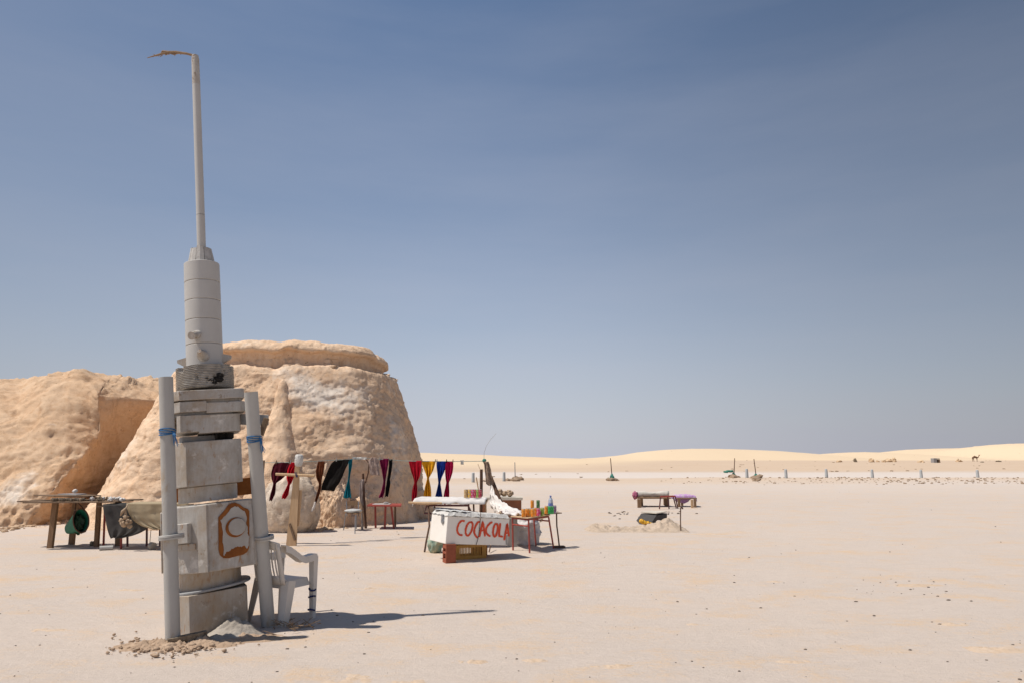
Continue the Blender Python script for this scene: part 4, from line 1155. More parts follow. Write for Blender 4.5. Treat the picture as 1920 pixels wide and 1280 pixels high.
# ================================================================== CROSS POST AND CLOTHES LINE
g = gd(546, 1023)
cpz = Thing('cross_post', 'pale wooden post of two planks with a crossbar before the boulder', 'post', g)
up = V((0, 1, 0))
bm = new_bm(); bar(bm, g + V((0, 0, -.05)), at(556, 895, g.y), 0.205, 0.04, up, 0.115, 0.04); cpz.part('plank', bm, M['plank'])
bm = new_bm(); bar(bm, at(556, 985, g.y + .043), at(563, 918, g.y + .043), 0.10, 0.035, up, 0.075, 0.035); cpz.part('plank', bm, M['plank'])
bm = new_bm(); bar(bm, at(555, 905, g.y - .0), at(560, 853, g.y + 0.0), 0.10, 0.05, up, 0.085, 0.05); cpz.part('upright', bm, M['plank'])
bm = new_bm(); bar(bm, at(543, 981, g.y - .038), at(553, 1012, g.y - .038), 0.035, 0.03, up); cpz.part('peg', bm, M['oldwood'])
bm = new_bm(); tube(bm, [at(517, 888, g.y - .05), at(590, 891, g.y - .045)], 0.028, 10); cpz.part('crossbar', bm, M['plank'])
bm = new_bm()
for k in range(3): tube(bm, [at(552 + k * 2, 884, g.y - .085), at(556 + k, 894, g.y - .085)], 0.006, 5)
cpz.part('binding', bm, M['navy'])
bm = new_bm()
rings = []
c0 = at(560, 874, g.y)
for i, (py, w_) in enumerate(((874, .045), (871, .065), (866, .075), (859, .073), (853, .07), (851, .05))):
    c_ = at(560 + i * .2, py, g.y)
    rings.append([bm.verts.new(c_ + V((math.cos(a) * w_ * 1.05, math.sin(a) * w_ * .8, 0)) * (1 + .28 * noise.noise(V((math.cos(a) * 4, math.sin(a) * 4, py * .55))))) for a in [2 * math.pi * k / 28 for k in range(28)]])
for a, b_ in zip(rings, rings[1:]):
    for k in range(28): bm.faces.new((a[k], a[(k + 1) % 28], b_[(k + 1) % 28], b_[k]))
bm.faces.new(rings[-1])
single('plastic_bag', bm, M['bag_white'], 'crumpled white plastic bag pulled over the top of the cross post', 'bag', c0, smooth=True)
# line posts
LY = 14.2
bm = new_bm(); a = at(492, 880, LY); tube(bm, [V((a.x, LY, -.05)), at(495, 862, LY)], 0.022, 8)
single('line_post', bm, M['oldwood'], 'thin wooden stake ending the clothes line just right of the tower', 'post', (a.x, LY, 0))
def ln(px):   # clothes line: depth and height by picture column
    Yl = pw([(490, 14.2), (560, 14.15), (640, 14.6), (690, 15.2), (760, 15.4), (908, 15.6)], px)[0]
    yl = pw([(490, 866.5), (548, 866), (595, 863.5), (640, 861), (690, 858.5), (730, 861), (765, 863.5), (850, 864.2), (908, 863.5)], px)[0]
    return at(px, yl, Yl), Yl
bm = new_bm(); tube(bm, [ln(490 + 418 * k / 60)[0] for k in range(61)], 0.0075, 6)
single('clothes_line', bm, pm('green_cord', (0.30, 0.36, 0.33), None, 20, .9), 'thin greenish cord strung from the tower side to the cloth-wrapped pole', 'cord', ln(490)[0])
CL = [
    ('maroon', (0.075, 0.006, 0.014), [(866, 517, 544), (872, 512, 543), (885, 508.5, 538), (893, 508.5, 533), (899, 510, 527), (905, 512.5, 517.5), (915, 510, 517), (925, 507, 516), (932, 505.5, 513), (938, 504.5, 510)], 'dark maroon scarf knotted at its waist, leftmost on the clothes line'),
    ('red', (0.50, 0.008, 0.02), [(866, 544, 570), (872, 542, 562), (880, 539, 555), (895, 537, 551), (904, 540, 547), (909, 538.5, 543.5), (914, 536, 543), (920, 533, 542), (927, 529, 541), (934, 528, 536)], 'bright red scarf hanging behind the cross post'),
    ('brown', (0.15, 0.045, 0.018), [(864, 597, 609), (872, 594, 608.5), (882, 592, 607), (895, 593, 604), (905, 598, 602.5), (914, 597, 602), (924, 594, 600), (935, 591, 595.5), (943, 590, 593)], 'rust brown scarf twisted into a thin tail, right of the cross post'),
    ('black', (0.012, 0.010, 0.009), [(860.5, 630, 655), (868, 621, 653), (880, 615, 647), (890, 611, 643), (905, 605, 636), (912, 603, 630), (919, 602, 627)], 'wide black cloth blown sideways on the clothes line'),
    ('teal', (0.008, 0.15, 0.20), [(860, 653, 661), (872, 653.5, 660), (885, 653.5, 657.5), (898, 652.5, 655.5), (903, 651.5, 655.5), (915, 648, 657), (925, 645, 658), (933, 643, 659)], 'teal scarf hanging beside the wide black cloth'),
    ('magenta', (0.16, 0.006, 0.045), [(859, 711, 729), (868, 712.5, 728), (880, 715.5, 726), (895, 718, 723.5), (900, 719, 722.5), (908, 718, 722.5), (918, 715.5, 721.5), (925, 713, 720), (932, 709.5, 717)], 'dark magenta scarf hanging left of a narrow black scarf'),
    ('black', (0.010, 0.009, 0.009), [(860, 729, 736), (872, 729.5, 735.5), (885, 728, 733.5), (898, 726, 731), (904, 725, 732), (915, 723, 730.5), (930, 722, 727.5)], 'narrow black scarf hanging beside the dark magenta one'),
    ('red', (0.46, 0.008, 0.022), [(863, 766, 791), (872, 768, 790.5), (882, 770.5, 789.5), (893, 774.5, 787), (900, 776.5, 783.5), (904, 777, 781.5), (909, 775, 782), (917, 773, 782.5), (928, 772, 782), (937, 772, 779)], 'crimson red scarf tied at the waist, left of the yellow one'),
    ('yellow', (0.80, 0.36, 0.015), [(864, 790, 817), (872, 792.5, 815), (882, 796.5, 812), (890, 799.5, 807.5), (896, 801, 804), (903, 799, 805.5), (912, 796.5, 807.5), (922, 795, 808.5), (933, 794, 808.5)], 'golden yellow scarf tied at the waist on the clothes line'),
    ('blue', (0.010, 0.035, 0.24), [(864, 818, 838), (874, 818.5, 836.5), (885, 820, 832.5), (895, 821, 828), (904, 822, 825.5), (911, 820.5, 826.5), (920, 818.5, 828), (934, 815, 830)], 'royal blue scarf tied at the waist on the clothes line'),
    ('crimson', (0.46, 0.006, 0.06), [(864, 836, 850), (874, 835, 850), (885, 834.5, 848.5), (896, 835.5, 845), (904, 837, 841.5), (911, 835.5, 842), (922, 833, 842.5), (935, 831, 842), (944, 829, 840)], 'pinkish crimson scarf, rightmost of the knotted scarves'),
]
for k, (nm, c_, rows, lab) in enumerate(CL):
    p, Yc = ln((rows[0][1] + rows[0][2]) / 2)
    bm = drape(rows, Yc, 0.05, 3.0 if k != 3 else 1.2, 34, 22, seed=k * 1.7)
    o = single('scarf', bm, cloth_mat(nm + '_cloth', c_), lab, 'scarf', p, 'scarves on the clothes line', solid=0.004, smooth=True)
    for e, px in enumerate((rows[0][1] + 1, rows[0][2] - 1)):
        if k in (0, 1, 3, 5, 8, 9, 10) and not (k == 1 and e == 1):
            bm = new_bm(); q, Yq = ln(px); bar(bm, q + V((0, -.012, -.03)), q + V((.006, -.012, .045)), 0.016, 0.02, up)
            single('clothes_peg', bm, M['grey_board' if k % 2 else 'oldwood'], 'small peg gripping the %s top corner of the %s' % ('left' if e == 0 else 'right', lab.split(',')[0].split(' hanging')[0].split(' tied')[0].split(' knotted')[0].split(' blown')[0]), 'peg', q, 'pegs on the clothes line')
bm = drape([(857, 696, 704), (862, 691, 711), (868, 691.5, 711), (878, 693, 711), (890, 695, 712)], 15.15, 0.04, 2, seed=2)
single('cloth_piece', bm, cloth_mat('beige_grey_cloth', (0.36, 0.27, 0.235)), 'beige grey cloth slung over the line beside the dark magenta scarf', 'cloth', at(700, 870, 15.15), solid=0.004, smooth=True)
bm = drape([(940, 589, 592.5), (948, 587, 591.5), (953, 584.5, 589), (958, 584, 586)], 14.3, 0.02, 1.5)
single('rag', bm, M['sheet'], 'small white rag tied to the tail of the rust brown scarf', 'rag', at(588, 948, 14.3), solid=0.004, smooth=True)
for lab, x0, x1, y0, y1, ph in (('scrap of white plastic wrapped on the line above the cane', 660, 688, 856, 860.5, 2), ('shred of white plastic tied to the bare right stretch of line', 863, 870, 862, 870, 5)):
    bm = drape([(y0, x0, x1), ((y0 + y1) / 2, x0 + 1, x1 - 1), (y1, x0 + .6, x1 - .4)], ln((x0 + x1) / 2)[1] - .02, 0.02, 4, 8, 14, seed=ph)
    single('plastic_scrap', bm, M['bag_white'], lab, 'plastic', at(x0, y0, 15), solid=0.004)
# stakes by the school chair
g = gd(686, 990)
st = Thing('forked_stake', 'brown stake with a bent cane propping the clothes line by the school chair', 'stake', g)
bm = new_bm(); tube(bm, [g + V((0, 0, -.04)), at(683, 940, g.y), at(680.5, 887, g.y)], [.035, .032, .028], 8); st.part('stake', bm, M['darkwood'])
bm = new_bm(); tube(bm, [at(685, 905, g.y - .02), at(690.5, 885, g.y - .03), at(692, 868, g.y - .04), at(688, 862, g.y - .04), at(681, 857, g.y - .03)], [.018, .017, .016, .013, .01], 8); st.part('cane', bm, M['darkwood'])
bm = new_bm(); tube(bm, [gd(679.5, 992) + V((0, 0, -.03)), at(678, 940, g.y)], .03, 8); st.part('stake', bm, M['oldwood'], label='short grey stake tied beside the brown one')
bm = drape([(898, 677, 684), (903, 675.5, 682), (915, 674, 680.5), (930, 674, 680), (940, 676, 681), (947, 679, 681.5)], g.y - .05, .03, 2, seed=4)
single('rag', bm, cloth_mat('grey_rag_cloth', (0.36, 0.29, 0.26)), 'greyish rag tied round the brown stake', 'rag', at(678, 920, g.y), solid=0.005, smooth=True)

# school chair with patterned cushion
Cg = gd(660, 994)
scx = Thing('school_chair', 'old metal school chair with brown backrest before the hut', 'chair', Cg)
legs = [((644, 993), (650, 966)), ((666, 999), (667, 968)), ((677, 993), (674, 966)), ((668, 991), (671, 966))]
feet = [gd(644, 993.5), gd(665.5, 999.5), gd(668, 991), gd(679, 992.5)]
zs = 0.40
cn_ = sum(feet, V()) / 4
seatc = [cn_ + (f - cn_) * 0.86 + V((0, 0, zs)) for f in feet]
a_, b_, c_, d_ = seatc
for f, s_ in zip(feet, seatc):
    bm = new_bm(); tube(bm, [f, s_], .012, 8); scx.part('leg', bm, M['grey_metal'])
sq = [at(648.5, 968, Cg.y + .1), at(668, 970.5, Cg.y - .15), at(676, 966, Cg.y + .05), at(655, 964, Cg.y + .3)]
sq = [V((p.x, p.y, zs)) for p in sq]
bm = new_bm(); prism(bm, sq, V((0, 0, .015))); scx.part('seat', bm, M['wood'])
for px in (650, 672):
    bm = new_bm(); tube(bm, [at(px + .5, 967, Cg.y + .18), at(px, 939, Cg.y + .27)], .012, 8); scx.part('back_post', bm, M['grey_metal'])
bm = new_bm(); q = [at(650.5, 938.5, Cg.y + .26), at(671, 938, Cg.y + .26), at(671, 946.5, Cg.y + .25), at(650.5, 947, Cg.y + .25)]; prism(bm, q, V((0, .015, 0))); scx.part('backrest', bm, M['wood'])
bm = new_bm(); c0 = sum(sq, V()) / 4 + V((0, 0, .055)); blob(bm, c0, (.19, .16, .05), .2, 3, 1.6, 3)
single('cushion', bm, M['cushion'], 'flat patterned cushion lying on the old school chair', 'cushion', c0, smooth=True)

# low red table before the hut
g0 = gd(722, 990)
lt = Thing('low_red_table', 'small red-painted wooden table standing against the round hut', 'table', g0)
for gx, gy, tx in ((704.5, 989, 703.5), (721.5, 990.5, 723), (739, 990.5, 733.5), (741, 987, 741)):
    g = gd(gx, gy); bm = new_bm(); t = at(tx, 951, g.y); t.z = .545; bar(bm, g - V((0, 0, .02)), t, .045, .04); lt.part('leg', bm, M['red_metal'] if gx < 740 else M['oldwood'])
bm = new_bm(); q = [at(688, 951, 17.1), at(752, 950, 17.0), at(753, 947, 17.8), at(694, 947.5, 17.8)]; prism(bm, [V((p.x, p.y, .55)) for p in q], V((0, 0, .03))); lt.part('tabletop', bm, M['red_metal'])
bm = new_bm(); p = at(716, 947, 17.4); box(bm, (p.x, p.y, .588), (.42, .3, .014)); single('cloth_piece', bm, M['sheet'], 'folded pale cloth lying flat on the low red table', 'cloth', p)
bm = new_bm(); p = at(724, 945.5, 17.4); p.z = .615; blob(bm, p, (.07, .05, .03), .3, 2, 2, 1); single('rock', bm, M['slate'], 'flat grey stone on the folded cloth of the low red table', 'rock', p)

# ================================================================== THE DRINKS STALL
F0 = at(835, 1019, 11.6)
ph, tlt = R(30), R(-4.6)
e1 = V((math.cos(ph) * math.cos(tlt), math.sin(ph) * math.cos(tlt), math.sin(tlt)))
e2 = V((-math.sin(ph), math.cos(ph), 0))
e3 = e1.cross(e2)
# length so that the right edge lands on column 953
best = min((abs((lambda p: 960 + F * (p - EYE).dot(V((1, 0, 0))) / (p - EYE).dot(_f))(F0 + e1 * L) - 952.5), L) for L in [0.8 + 0.005 * i for i in range(160)])
FL = best[1]; FD, FH = 0.66, 0.505
fz = Thing('chest_freezer', 'old white chest freezer with hand-painted red letters used as a stall', 'freezer', (F0.x, F0.y, 0))
bm = new_bm(); boxf(bm, F0, e1 * FL, e2 * FD, e3 * (FH - .055)); fz.part('freezer_body', bm, M['white_paint'], bevel=.012)
bm = new_bm()
g = []
for j in range(15):
    row = []
    for i in range(31):
        s, t = i / 30, j / 14
        ed = 1 if (i in (0, 30) or j in (0, 14)) else 0
        row.append(F0 + e1 * (FL * s * 1.02 - .012) + e2 * (FD * t * 1.03 - .018) + e3 * (FH + .012 * fbm(V((s * 7, t * 5, 2)), 4) - ed * (.052 + .012 * noise.noise(V((s * 14, t * 9, 0))))))
    g.append(row)
sheet(bm, g); fz.part('lid', bm, M['fr_lid'], solid=.006)
bm = new_bm()
g = []
for j in range(9):
    row = []
    for i in range(25):
        s, t = i / 24, j / 8
        row.append(F0 + e1 * (.02 + .50 * s + .04 * math.sin(t * 5)) + e2 * (.05 + .5 * t + .03 * math.sin(s * 8)) + e3 * (FH + .022 + .014 * fbm(V((s * 6, t * 6, 9)), 4)))
    g.append(row)
sheet(bm, g)
single('plastic_sheet', bm, M['bag_white'], 'crumpled white plastic sheet lying on the freezer lid', 'sheet', F0 + e3 * FH, solid=.004)
def fz_pt(px, py, out): return hit(px, py, F0, e2) - e2 * out
def zp(x, y): return 790 + x / 6.194, 920 + y / 6.194
LET = [
    [(502, 350), (485, 342), (462, 345), (435, 375), (418, 420), (415, 455), (424, 485), (445, 507), (478, 510)],
    [(578, 356), (552, 364), (530, 392), (514, 440), (513, 485), (525, 512), (540, 516), (560, 500), (580, 465), (592, 425), (596, 385), (586, 360), (576, 356)],
    [(678, 352), (655, 360), (632, 395), (616, 440), (612, 475), (622, 505), (640, 530), (656, 540)],
    [(672, 532), (684, 480), (697, 415), (712, 350), (722, 410), (738, 524)], [(690, 462), (726, 448)],
    [(824, 358), (800, 368), (770, 398), (752, 432), (748, 465), (758, 492), (778, 512), (802, 523)],
    [(870, 372), (850, 390), (836, 430), (830, 480), (838, 518), (850, 528), (866, 515), (880, 470), (887, 420), (882, 385), (870, 372)],
    [(916, 370), (908, 430), (903, 480), (902, 520), (946, 528)],
    [(960, 568), (972, 500), (988, 415), (995, 375), (1003, 430), (1016, 525)], [(972, 492), (1014, 478)],
]
bm = new_bm()
for li, st_ in enumerate(LET):
    pts = []
    for a, b_ in zip(st_, st_[1:]):
        for t in (0, .34, .67): pts.append((lerp(a[0], b_[0], t), lerp(a[1], b_[1], t)))
    pts.append(st_[-1])
    n = len(pts); L_, R_ = [], []
    for i, p in enumerate(pts):
        q0, q1 = pts[max(i - 1, 0)], pts[min(i + 1, n - 1)]
        dx, dy = q1[0] - q0[0], q1[1] - q0[1]; d_ = math.hypot(dx, dy) or 1
        w_ = (13.5 if len(st_) > 2 else 9.5) * (0.85 + .25 * noise.noise(V((i * .5, li * 3, 0)))) * (.75 if i in (0, n - 1) else 1)
        L_.append(fz_pt(*zp(p[0] - dy / d_ * w_, p[1] + dx / d_ * w_), .004 + .0004 * li)); R_.append(fz_pt(*zp(p[0] + dy / d_ * w_, p[1] - dx / d_ * w_), .004 + .0004 * li))
    sheet(bm, [L_, R_])
fz.part('lettering', bm, M['red_paint'], solid=.0015)
bm = new_bm(); tube(bm, [fz_pt(*zp(x, y), .012) for x, y in ((686, 240), (683, 300), (678, 370), (668, 470), (655, 550), (632, 622))], .005, 6)
tube(bm, [F0 + e1 * (FL * .47) + e3 * (FH + .03) - e2 * .0, F0 + e1 * (FL * .42) + e2 * FD + e3 * (FH + .035)], .005, 6); fz.part('cord', bm, M['darkwood'])
bm = new_bm(); P = F0 + e2 * .16 + e3 * (FH - .15) - e1 * .02
lathe(bm, [(.045, 0), (.05, .015), (.03, .03)], P + e1 * .02, -e1, 20); boxf(bm, P - e1 * .015 - e2 * .03 + e3 * .01, e1 * .03, e2 * .05, e3 * .10); fz.part('latch', bm, M['grey_metal'])
bm = new_bm(); q = [fz_pt(946, 1005, .003), fz_pt(951.5, 1002, .003), fz_pt(951.5, 1021, .003), fz_pt(948.5, 1020, .003), fz_pt(948, 1013, .003)]; prism(bm, q, -e2 * .003); fz.part('patch', bm, M['grey_board'])
# supports under the freezer
B0 = gd(836, 1056)
hbk = Thing('hollow_block', 'red hollow clay block standing on end under the freezer corner', 'block', B0)
bz = F0.z - .005
r30 = V((math.cos(R(22)), math.sin(R(22)), 0)); l30 = V((-math.sin(R(22)), math.cos(R(22)), 0))
for a_, b2, nm in ((0, .03, 0), (.17, .03, 1)):
    bm = new_bm(); boxf(bm, B0 + l30 * a_, r30 * .17, l30 * b2, V((0, 0, bz))); hbk.part('block_wall', bm, M['brick'], bevel=.006)
for a_ in (0, .14):
    bm = new_bm(); boxf(bm, B0 + r30 * a_ + l30 * .03, r30 * .03, l30 * .14, V((0, 0, bz * .22))); boxf(bm, B0 + r30 * a_ + l30 * .03 + V((0, 0, bz * .78)), r30 * .03, l30 * .14, V((0, 0, bz * .22)))
    boxf(bm, B0 + r30 * a_ + l30 * .03 + V((0, 0, bz * .5)), r30 * .03, l30 * .14, V((0, 0, bz * .08)))
    hbk.part('block_web', bm, M['brick'])
bm = new_bm(); boxf(bm, F0 + e1 * .80 + e2 * .50 + V((0, 0, -F0.z + .03)), V((.22, .12, 0)), V((-.07, .12, 0)), V((0, 0, F0.z - .10)))
single('hollow_block', bm, M['brick'], 'half-hidden clay block behind the yellow crate under the freezer', 'block', F0 + e1 * (FL - .3) + e2 * .4, bevel=.005)
# yellow crate with slots
K0 = gd(858, 1049); kd = V((math.cos(R(27)), math.sin(R(27)), 0)); kn = V((-kd.y, kd.x, 0)); kl = .58; kdp = .34; kh = .235
K0 = V((K0.x - .04, K0.y, 0.0))
cr = Thing('plastic_crate', 'yellow slatted plastic crate lying under the freezer', 'crate', K0)
bm = new_bm(); boxf(bm, K0, kd * kl, kn * kdp, V((0, 0, .015))); cr.part('crate_floor', bm, M['crate'])
for sgn, P in ((1, K0), (-1, K0 + kn * (kdp - .018))):
    bm = new_bm()
    boxf(bm, P + V((0, 0, .015)), kd * kl, kn * .018, V((0, 0, .035))); boxf(bm, P + V((0, 0, kh - .045)), kd * kl, kn * .018, V((0, 0, .045)))
    boxf(bm, P + V((0, 0, .05)), kd * .085, kn * .018, V((0, 0, kh - .095))); boxf(bm, P + kd * (kl - .085) + V((0, 0, .05)), kd * .085, kn * .018, V((0, 0, kh - .095)))
    wl_o = cr.part('crate_side', bm, M['crate'])
    for k in range(14):
        bm = new_bm(); boxf(bm, P + kd * (.095 + (kl - .19) * k / 14) + V((0, 0, .05)), kd * .014, kn * .016, V((0, 0, kh - .095))); cr.part('slat', bm, M['crate'], wl_o)
for P in (K0 + kn * .018, K0 + kd * (kl - .018) + kn * .018):
    bm = new_bm(); boxf(bm, P + V((0, 0, .015)), kd * .018, kn * (kdp - .036), V((0, 0, kh - .015))); cr.part('crate_end', bm, M['crate'])
bm = new_bm(); p = gd(812, 1036); p.z = .14; blob(bm, p + V((.02, .1, 0)), (.12, .16, .19), .25, 4, 1.6, 3, flat=-.14); single('feed_sack', bm, M['teal_sack'], 'teal and cream sack standing under the left end of the freezer', 'sack', (p.x, p.y, 0), smooth=True)
bm = new_bm(); p = gd(960, 1040); tube(bm, [gd(917, 1036) + V((0, 0, .02)), gd(922, 1030) + V((0, 0, .16))], .012, 6); single('stick', bm, M['darkwood'], 'short dark stick in the shade beside the yellow crate', 'stick', gd(917, 1036))

# table with white cloth behind the freezer, six cans
WY = 14.0
zt3 = .844
wtb = Thing('cloth_topped_table', 'maroon metal table with a white cloth top behind the freezer', 'table', gd(850, 1022))
q = [at(776, 941, 13.6), at(912, 941, 13.6), at(920, 934.5, 14.6), at(790, 935, 14.6)]
xa, xb = q[0].x, q[1].x
bm = new_bm(); box(bm, ((xa + xb) / 2, 14.1, zt3), (xb - xa, .95, .03)); wtb.part('tabletop', bm, M['plank'])
bm = new_bm()
for pp in ([(xa + .25, 13.62, zt3 - .05), (xb - .35, 13.62, zt3 - .05), (xb - .28, 13.62, zt3 - .22)], [(xa + .25, 13.62, zt3 - .05), (xa + .2, 13.64, zt3 - .2), (xb - .3, 13.64, zt3 - .22)]): tube(bm, pp, .02, 8)
wtb.part('frame', bm, M['maroon_metal'])
gl = gd(796, 1034)
bm = new_bm(); tube(bm, [gl, at(799, 1015, gl.y + .05), at(805, 985, gl.y + .2), V((xa + .28, 13.62, zt3 - .02))], .018, 8); wtb.part('leg', bm, M['darkwood'])
for xx, yy in ((xb - .35, 13.65), (xa + .3, 14.5), (xb - .3, 14.5), (xb - .05, 14.45)):
    bm = new_bm(); tube(bm, [(xx + .03, yy, 0), (xx, yy, zt3)], .018, 8); wtb.part('leg', bm, M['darkwood'] if xx != xb - .05 else M['plank'])
bm = new_bm(); g = []
for j in range(15):
    row = []
    for i in range(41):
        s, t = i / 40, j / 14
        x_ = lerp(xa - .03, xb - .02, s); y2 = lerp(13.58, 14.6, t)
        z2 = zt3 + .045 + .022 * fbm(V((s * 9, t * 5, 3)), 4) + .02 * (1 - s) - (.07 + .03 * noise.noise(V((s * 9, 1, 1)))) * (1 if j == 0 else 0) - (.06 if i == 0 else 0)
        row.append(V((x_, y2, z2)))
    g.append(row)
sheet(bm, g); single('tablecloth', bm, M['sheet'], 'thick white cloth spread on the table behind the freezer', 'cloth', (xa, 14, zt3), solid=.012, smooth=True)
bm = new_bm(); tube(bm, [(xa - .10, 13.56, zt3 + .01), (xa + .25, 13.53, zt3 - .005), (xa + .55, 13.55, zt3)], [.02, .03, .018], 8); single('stick', bm, M['plank'], 'rough pale stick along the left front edge of the white cloth', 'stick', (xa, 13.5, zt3))

def can_mat(name, c1, c2):
    m, n, l, b, vec = new_mat(name)
    wv = n.new('ShaderNodeTexNoise'); wv.inputs['Scale'].default_value = 26; l.new(vec, wv.inputs['Vector'])
    col = mixc(n, l, ramp_out(n, l, wv.outputs[0], .50, .58), c1, c2)
    l.new(col, b.inputs['Base Color']); b.inputs['Roughness'].default_value = .35; b.inputs['Metallic'].default_value = .15
    return m
CM = {'orange': can_mat('orange_can', (.75, .24, .015), (.80, .42, .12)), 'yellow': can_mat('yellow_can', (.70, .40, .04), (.45, .36, .32)), 'tan': can_mat('tan_can', (.45, .27, .12), (.55, .40, .20)),
      'pink': can_mat('pink_can', (.55, .05, .16), (.65, .35, .40)), 'red': can_mat('red_can', (.42, .03, .06), (.55, .20, .22)), 'lime': can_mat('green_can', (.20, .38, .05), (.55, .50, .20)),
      'green': can_mat('bright_green_can', (.02, .33, .08), (.10, .45, .16)), 'dark': can_mat('dark_green_can', (.05, .13, .04), (.22, .34, .14)), 'purple': can_mat('purple_can', (.22, .10, .20), (.38, .34, .42))}
def can(p, col, label, group, r=.037, h=.15):
    t = Thing('drink_can', label, 'can', p, group)
    bm = new_bm(); lathe(bm, [(r * .8, 0), (r, .012), (r, h - .016), (r * .86, h - .004)], V(p), V((0, 0, 1)), 20); t.part('can_body', bm, CM[col], smooth='auto')
    bm = new_bm(); lathe(bm, [(r * .86, h - .004), (r * .88, h), (r * .78, h), (r * .75, h - .006)], V(p), V((0, 0, 1)), 20); t.part('can_rim', bm, M['alu'])
for k, (px, c_, nm) in enumerate(((873.5, 'tan', 'tan can, leftmost'), (880.5, 'yellow', 'yellow can, second from left'), (886, 'pink', 'pink can, third from left'), (891, 'red', 'dark red can, fourth from left'), (895, 'lime', 'lime green can, fifth from left'), (899.5, 'red', 'dark red can, rightmost'))):
    p = at(px, 934, 14.0); p.z = zt3 + .075
    can(p, c_, nm + ' of the row on the white cloth table', 'cans on the white cloth table', .040, .165)

# red school table with cans and bottle
L1, L2, L3, L4 = gd(962, 1031), gd(993, 1036), gd(1005, 1023), gd(1038, 1027)
zt4 = .609
rtb = Thing('red_table', 'red metal-framed table loaded with colourful drink cans', 'table', (L1 + L4) / 2)
tops = {}
for nm, g, tx in (('a', L1, 961), ('b', L2, 991), ('c', L3, 1000.5), ('d', L4, 1028.5)):
    t = at(tx, 969, g.y); t.z = zt4 - .02; tops[nm] = (g, t)
    bm = new_bm(); tube(bm, [g, t], .016, 10); rtb.part('leg', bm, M['red_metal'])
for a_, b2, k in (('a', 'b', .80), ('c', 'd', .86)):
    bm = new_bm(); tube(bm, [tops[a_][0].lerp(tops[a_][1], k), tops[b2][0].lerp(tops[b2][1], k)], .014, 8); rtb.part('crossbar', bm, M['red_metal'])
bm = new_bm()
for a_, b2 in (('a', 'b'), ('b', 'd'), ('c', 'd'), ('a', 'c')): tube(bm, [tops[a_][1], tops[b2][1]], .016, 8)
rtb.part('frame', bm, M['red_metal'])
bm = new_bm(); q = [tops[k][1] for k in 'abdc']; cq = sum(q, V()) / 4; q = [cq + (p - cq) * 1.10 for p in q]
prism(bm, [V((p.x, p.y, zt4)) for p in q], V((0, 0, .018))); rtb.part('tabletop', bm, M['plank'])
bm = new_bm(); tube(bm, [at(1018, 971, 13.2), at(1012, 978, 13.15)], .01, 6); tube(bm, [at(1014, 971, 13.2), at(1016, 977, 13.15)], .008, 6); rtb.part('splinter', bm, M['plank'])
ztop = zt4 + .018
# second board carrying the right end, with its dark prop
pr = Thing('prop_stick', 'dark bent stick with a flat foot propping the right end of the can table', 'stick', gd(1048, 1027))
gq = gd(1049, 1026)
bm = new_bm(); tube(bm, [gq, at(1046, 1000, gq.y), at(1044, 985, gq.y), at(1043.5, 962, gq.y)], .014, 8); pr.part('stick', bm, M['darkwood'])
bm = new_bm(); box(bm, (gq.x, gq.y, .02), (.20, .14, .03), .2); pr.part('foot_board', bm, M['darkwood'])
bm = new_bm(); a_ = at(1020, 964, 13.6); b2 = at(1048, 960.5, 13.9); bar(bm, V((a_.x - .3, 13.35, ztop + .012)), V((b2.x, 13.75, ztop + .02)), .16, .018, V((0, 0, 1)))
single('board', bm, M['oldwood'], 'thin board laid on the right end of the red can table', 'board', a_)
row = [(981.5, 'orange', 'orange can, first from left'), (988.5, 'orange', 'orange can, second from left'), (994, 'yellow', 'yellow can set slightly back, third from left'), (999, 'orange', 'orange can, fourth from left'), (1004.5, 'orange', 'orange can, fifth from left'),
       (1010, 'pink', 'pink can'), (1017, 'lime', 'lime green can'), (1024.5, 'orange', 'orange can, rightmost of its colour'), (1031, 'green', 'bright green can, left of two'), (1035, 'green', 'bright green can, right of two'), (1040, 'purple', 'purple can')]
for k, (px, c_, nm) in enumerate(row):
    Yk = 12.98 + .06 * math.sin(k * 2.0) + (k * .055 if k > 3 else k * .02) + (.1 if k == 2 else 0)
    p = at(px, 965, Yk); p.z = ztop + (.0 if k < 7 else .022)
    can(p, c_, nm + ' in the front row on the red table', 'cans on the red table', .037, .148)
for px, c_, nm in ((998, 'orange', 'single orange can stacked on top of the row'), (1009, 'dark', 'single dark green can stacked on top of the row')):
    p = at(px, 950, 13.12); p.z = ztop + .150
    can(p, c_, nm + ' on the red table', 'cans on the red table', .033, .148)
p = at(1032.5, 949, 13.6); p.z = ztop + .022
wb = Thing('water_bottle', 'clear blue-labelled water bottle standing behind the cans', 'bottle', p)
bm = new_bm(); lathe(bm, [(.04, 0), (.047, .01), (.047, .10), (.043, .11), (.047, .12), (.047, .22), (.04, .26), (.018, .295), (.016, .305)], p, V((0, 0, 1)), 20); wb.part('bottle_body', bm, M['bottle'], smooth='auto')
bm = new_bm(); lathe(bm, [(.0485, .13), (.0485, .19)], p, V((0, 0, 1)), 20, close=False); wb.part('bottle_label', bm, M['label_blue'])
bm = new_bm(); lathe(bm, [(.019, .305), (.019, .335)], p, V((0, 0, 1)), 14); wb.part('cap', bm, M['label_blue'])
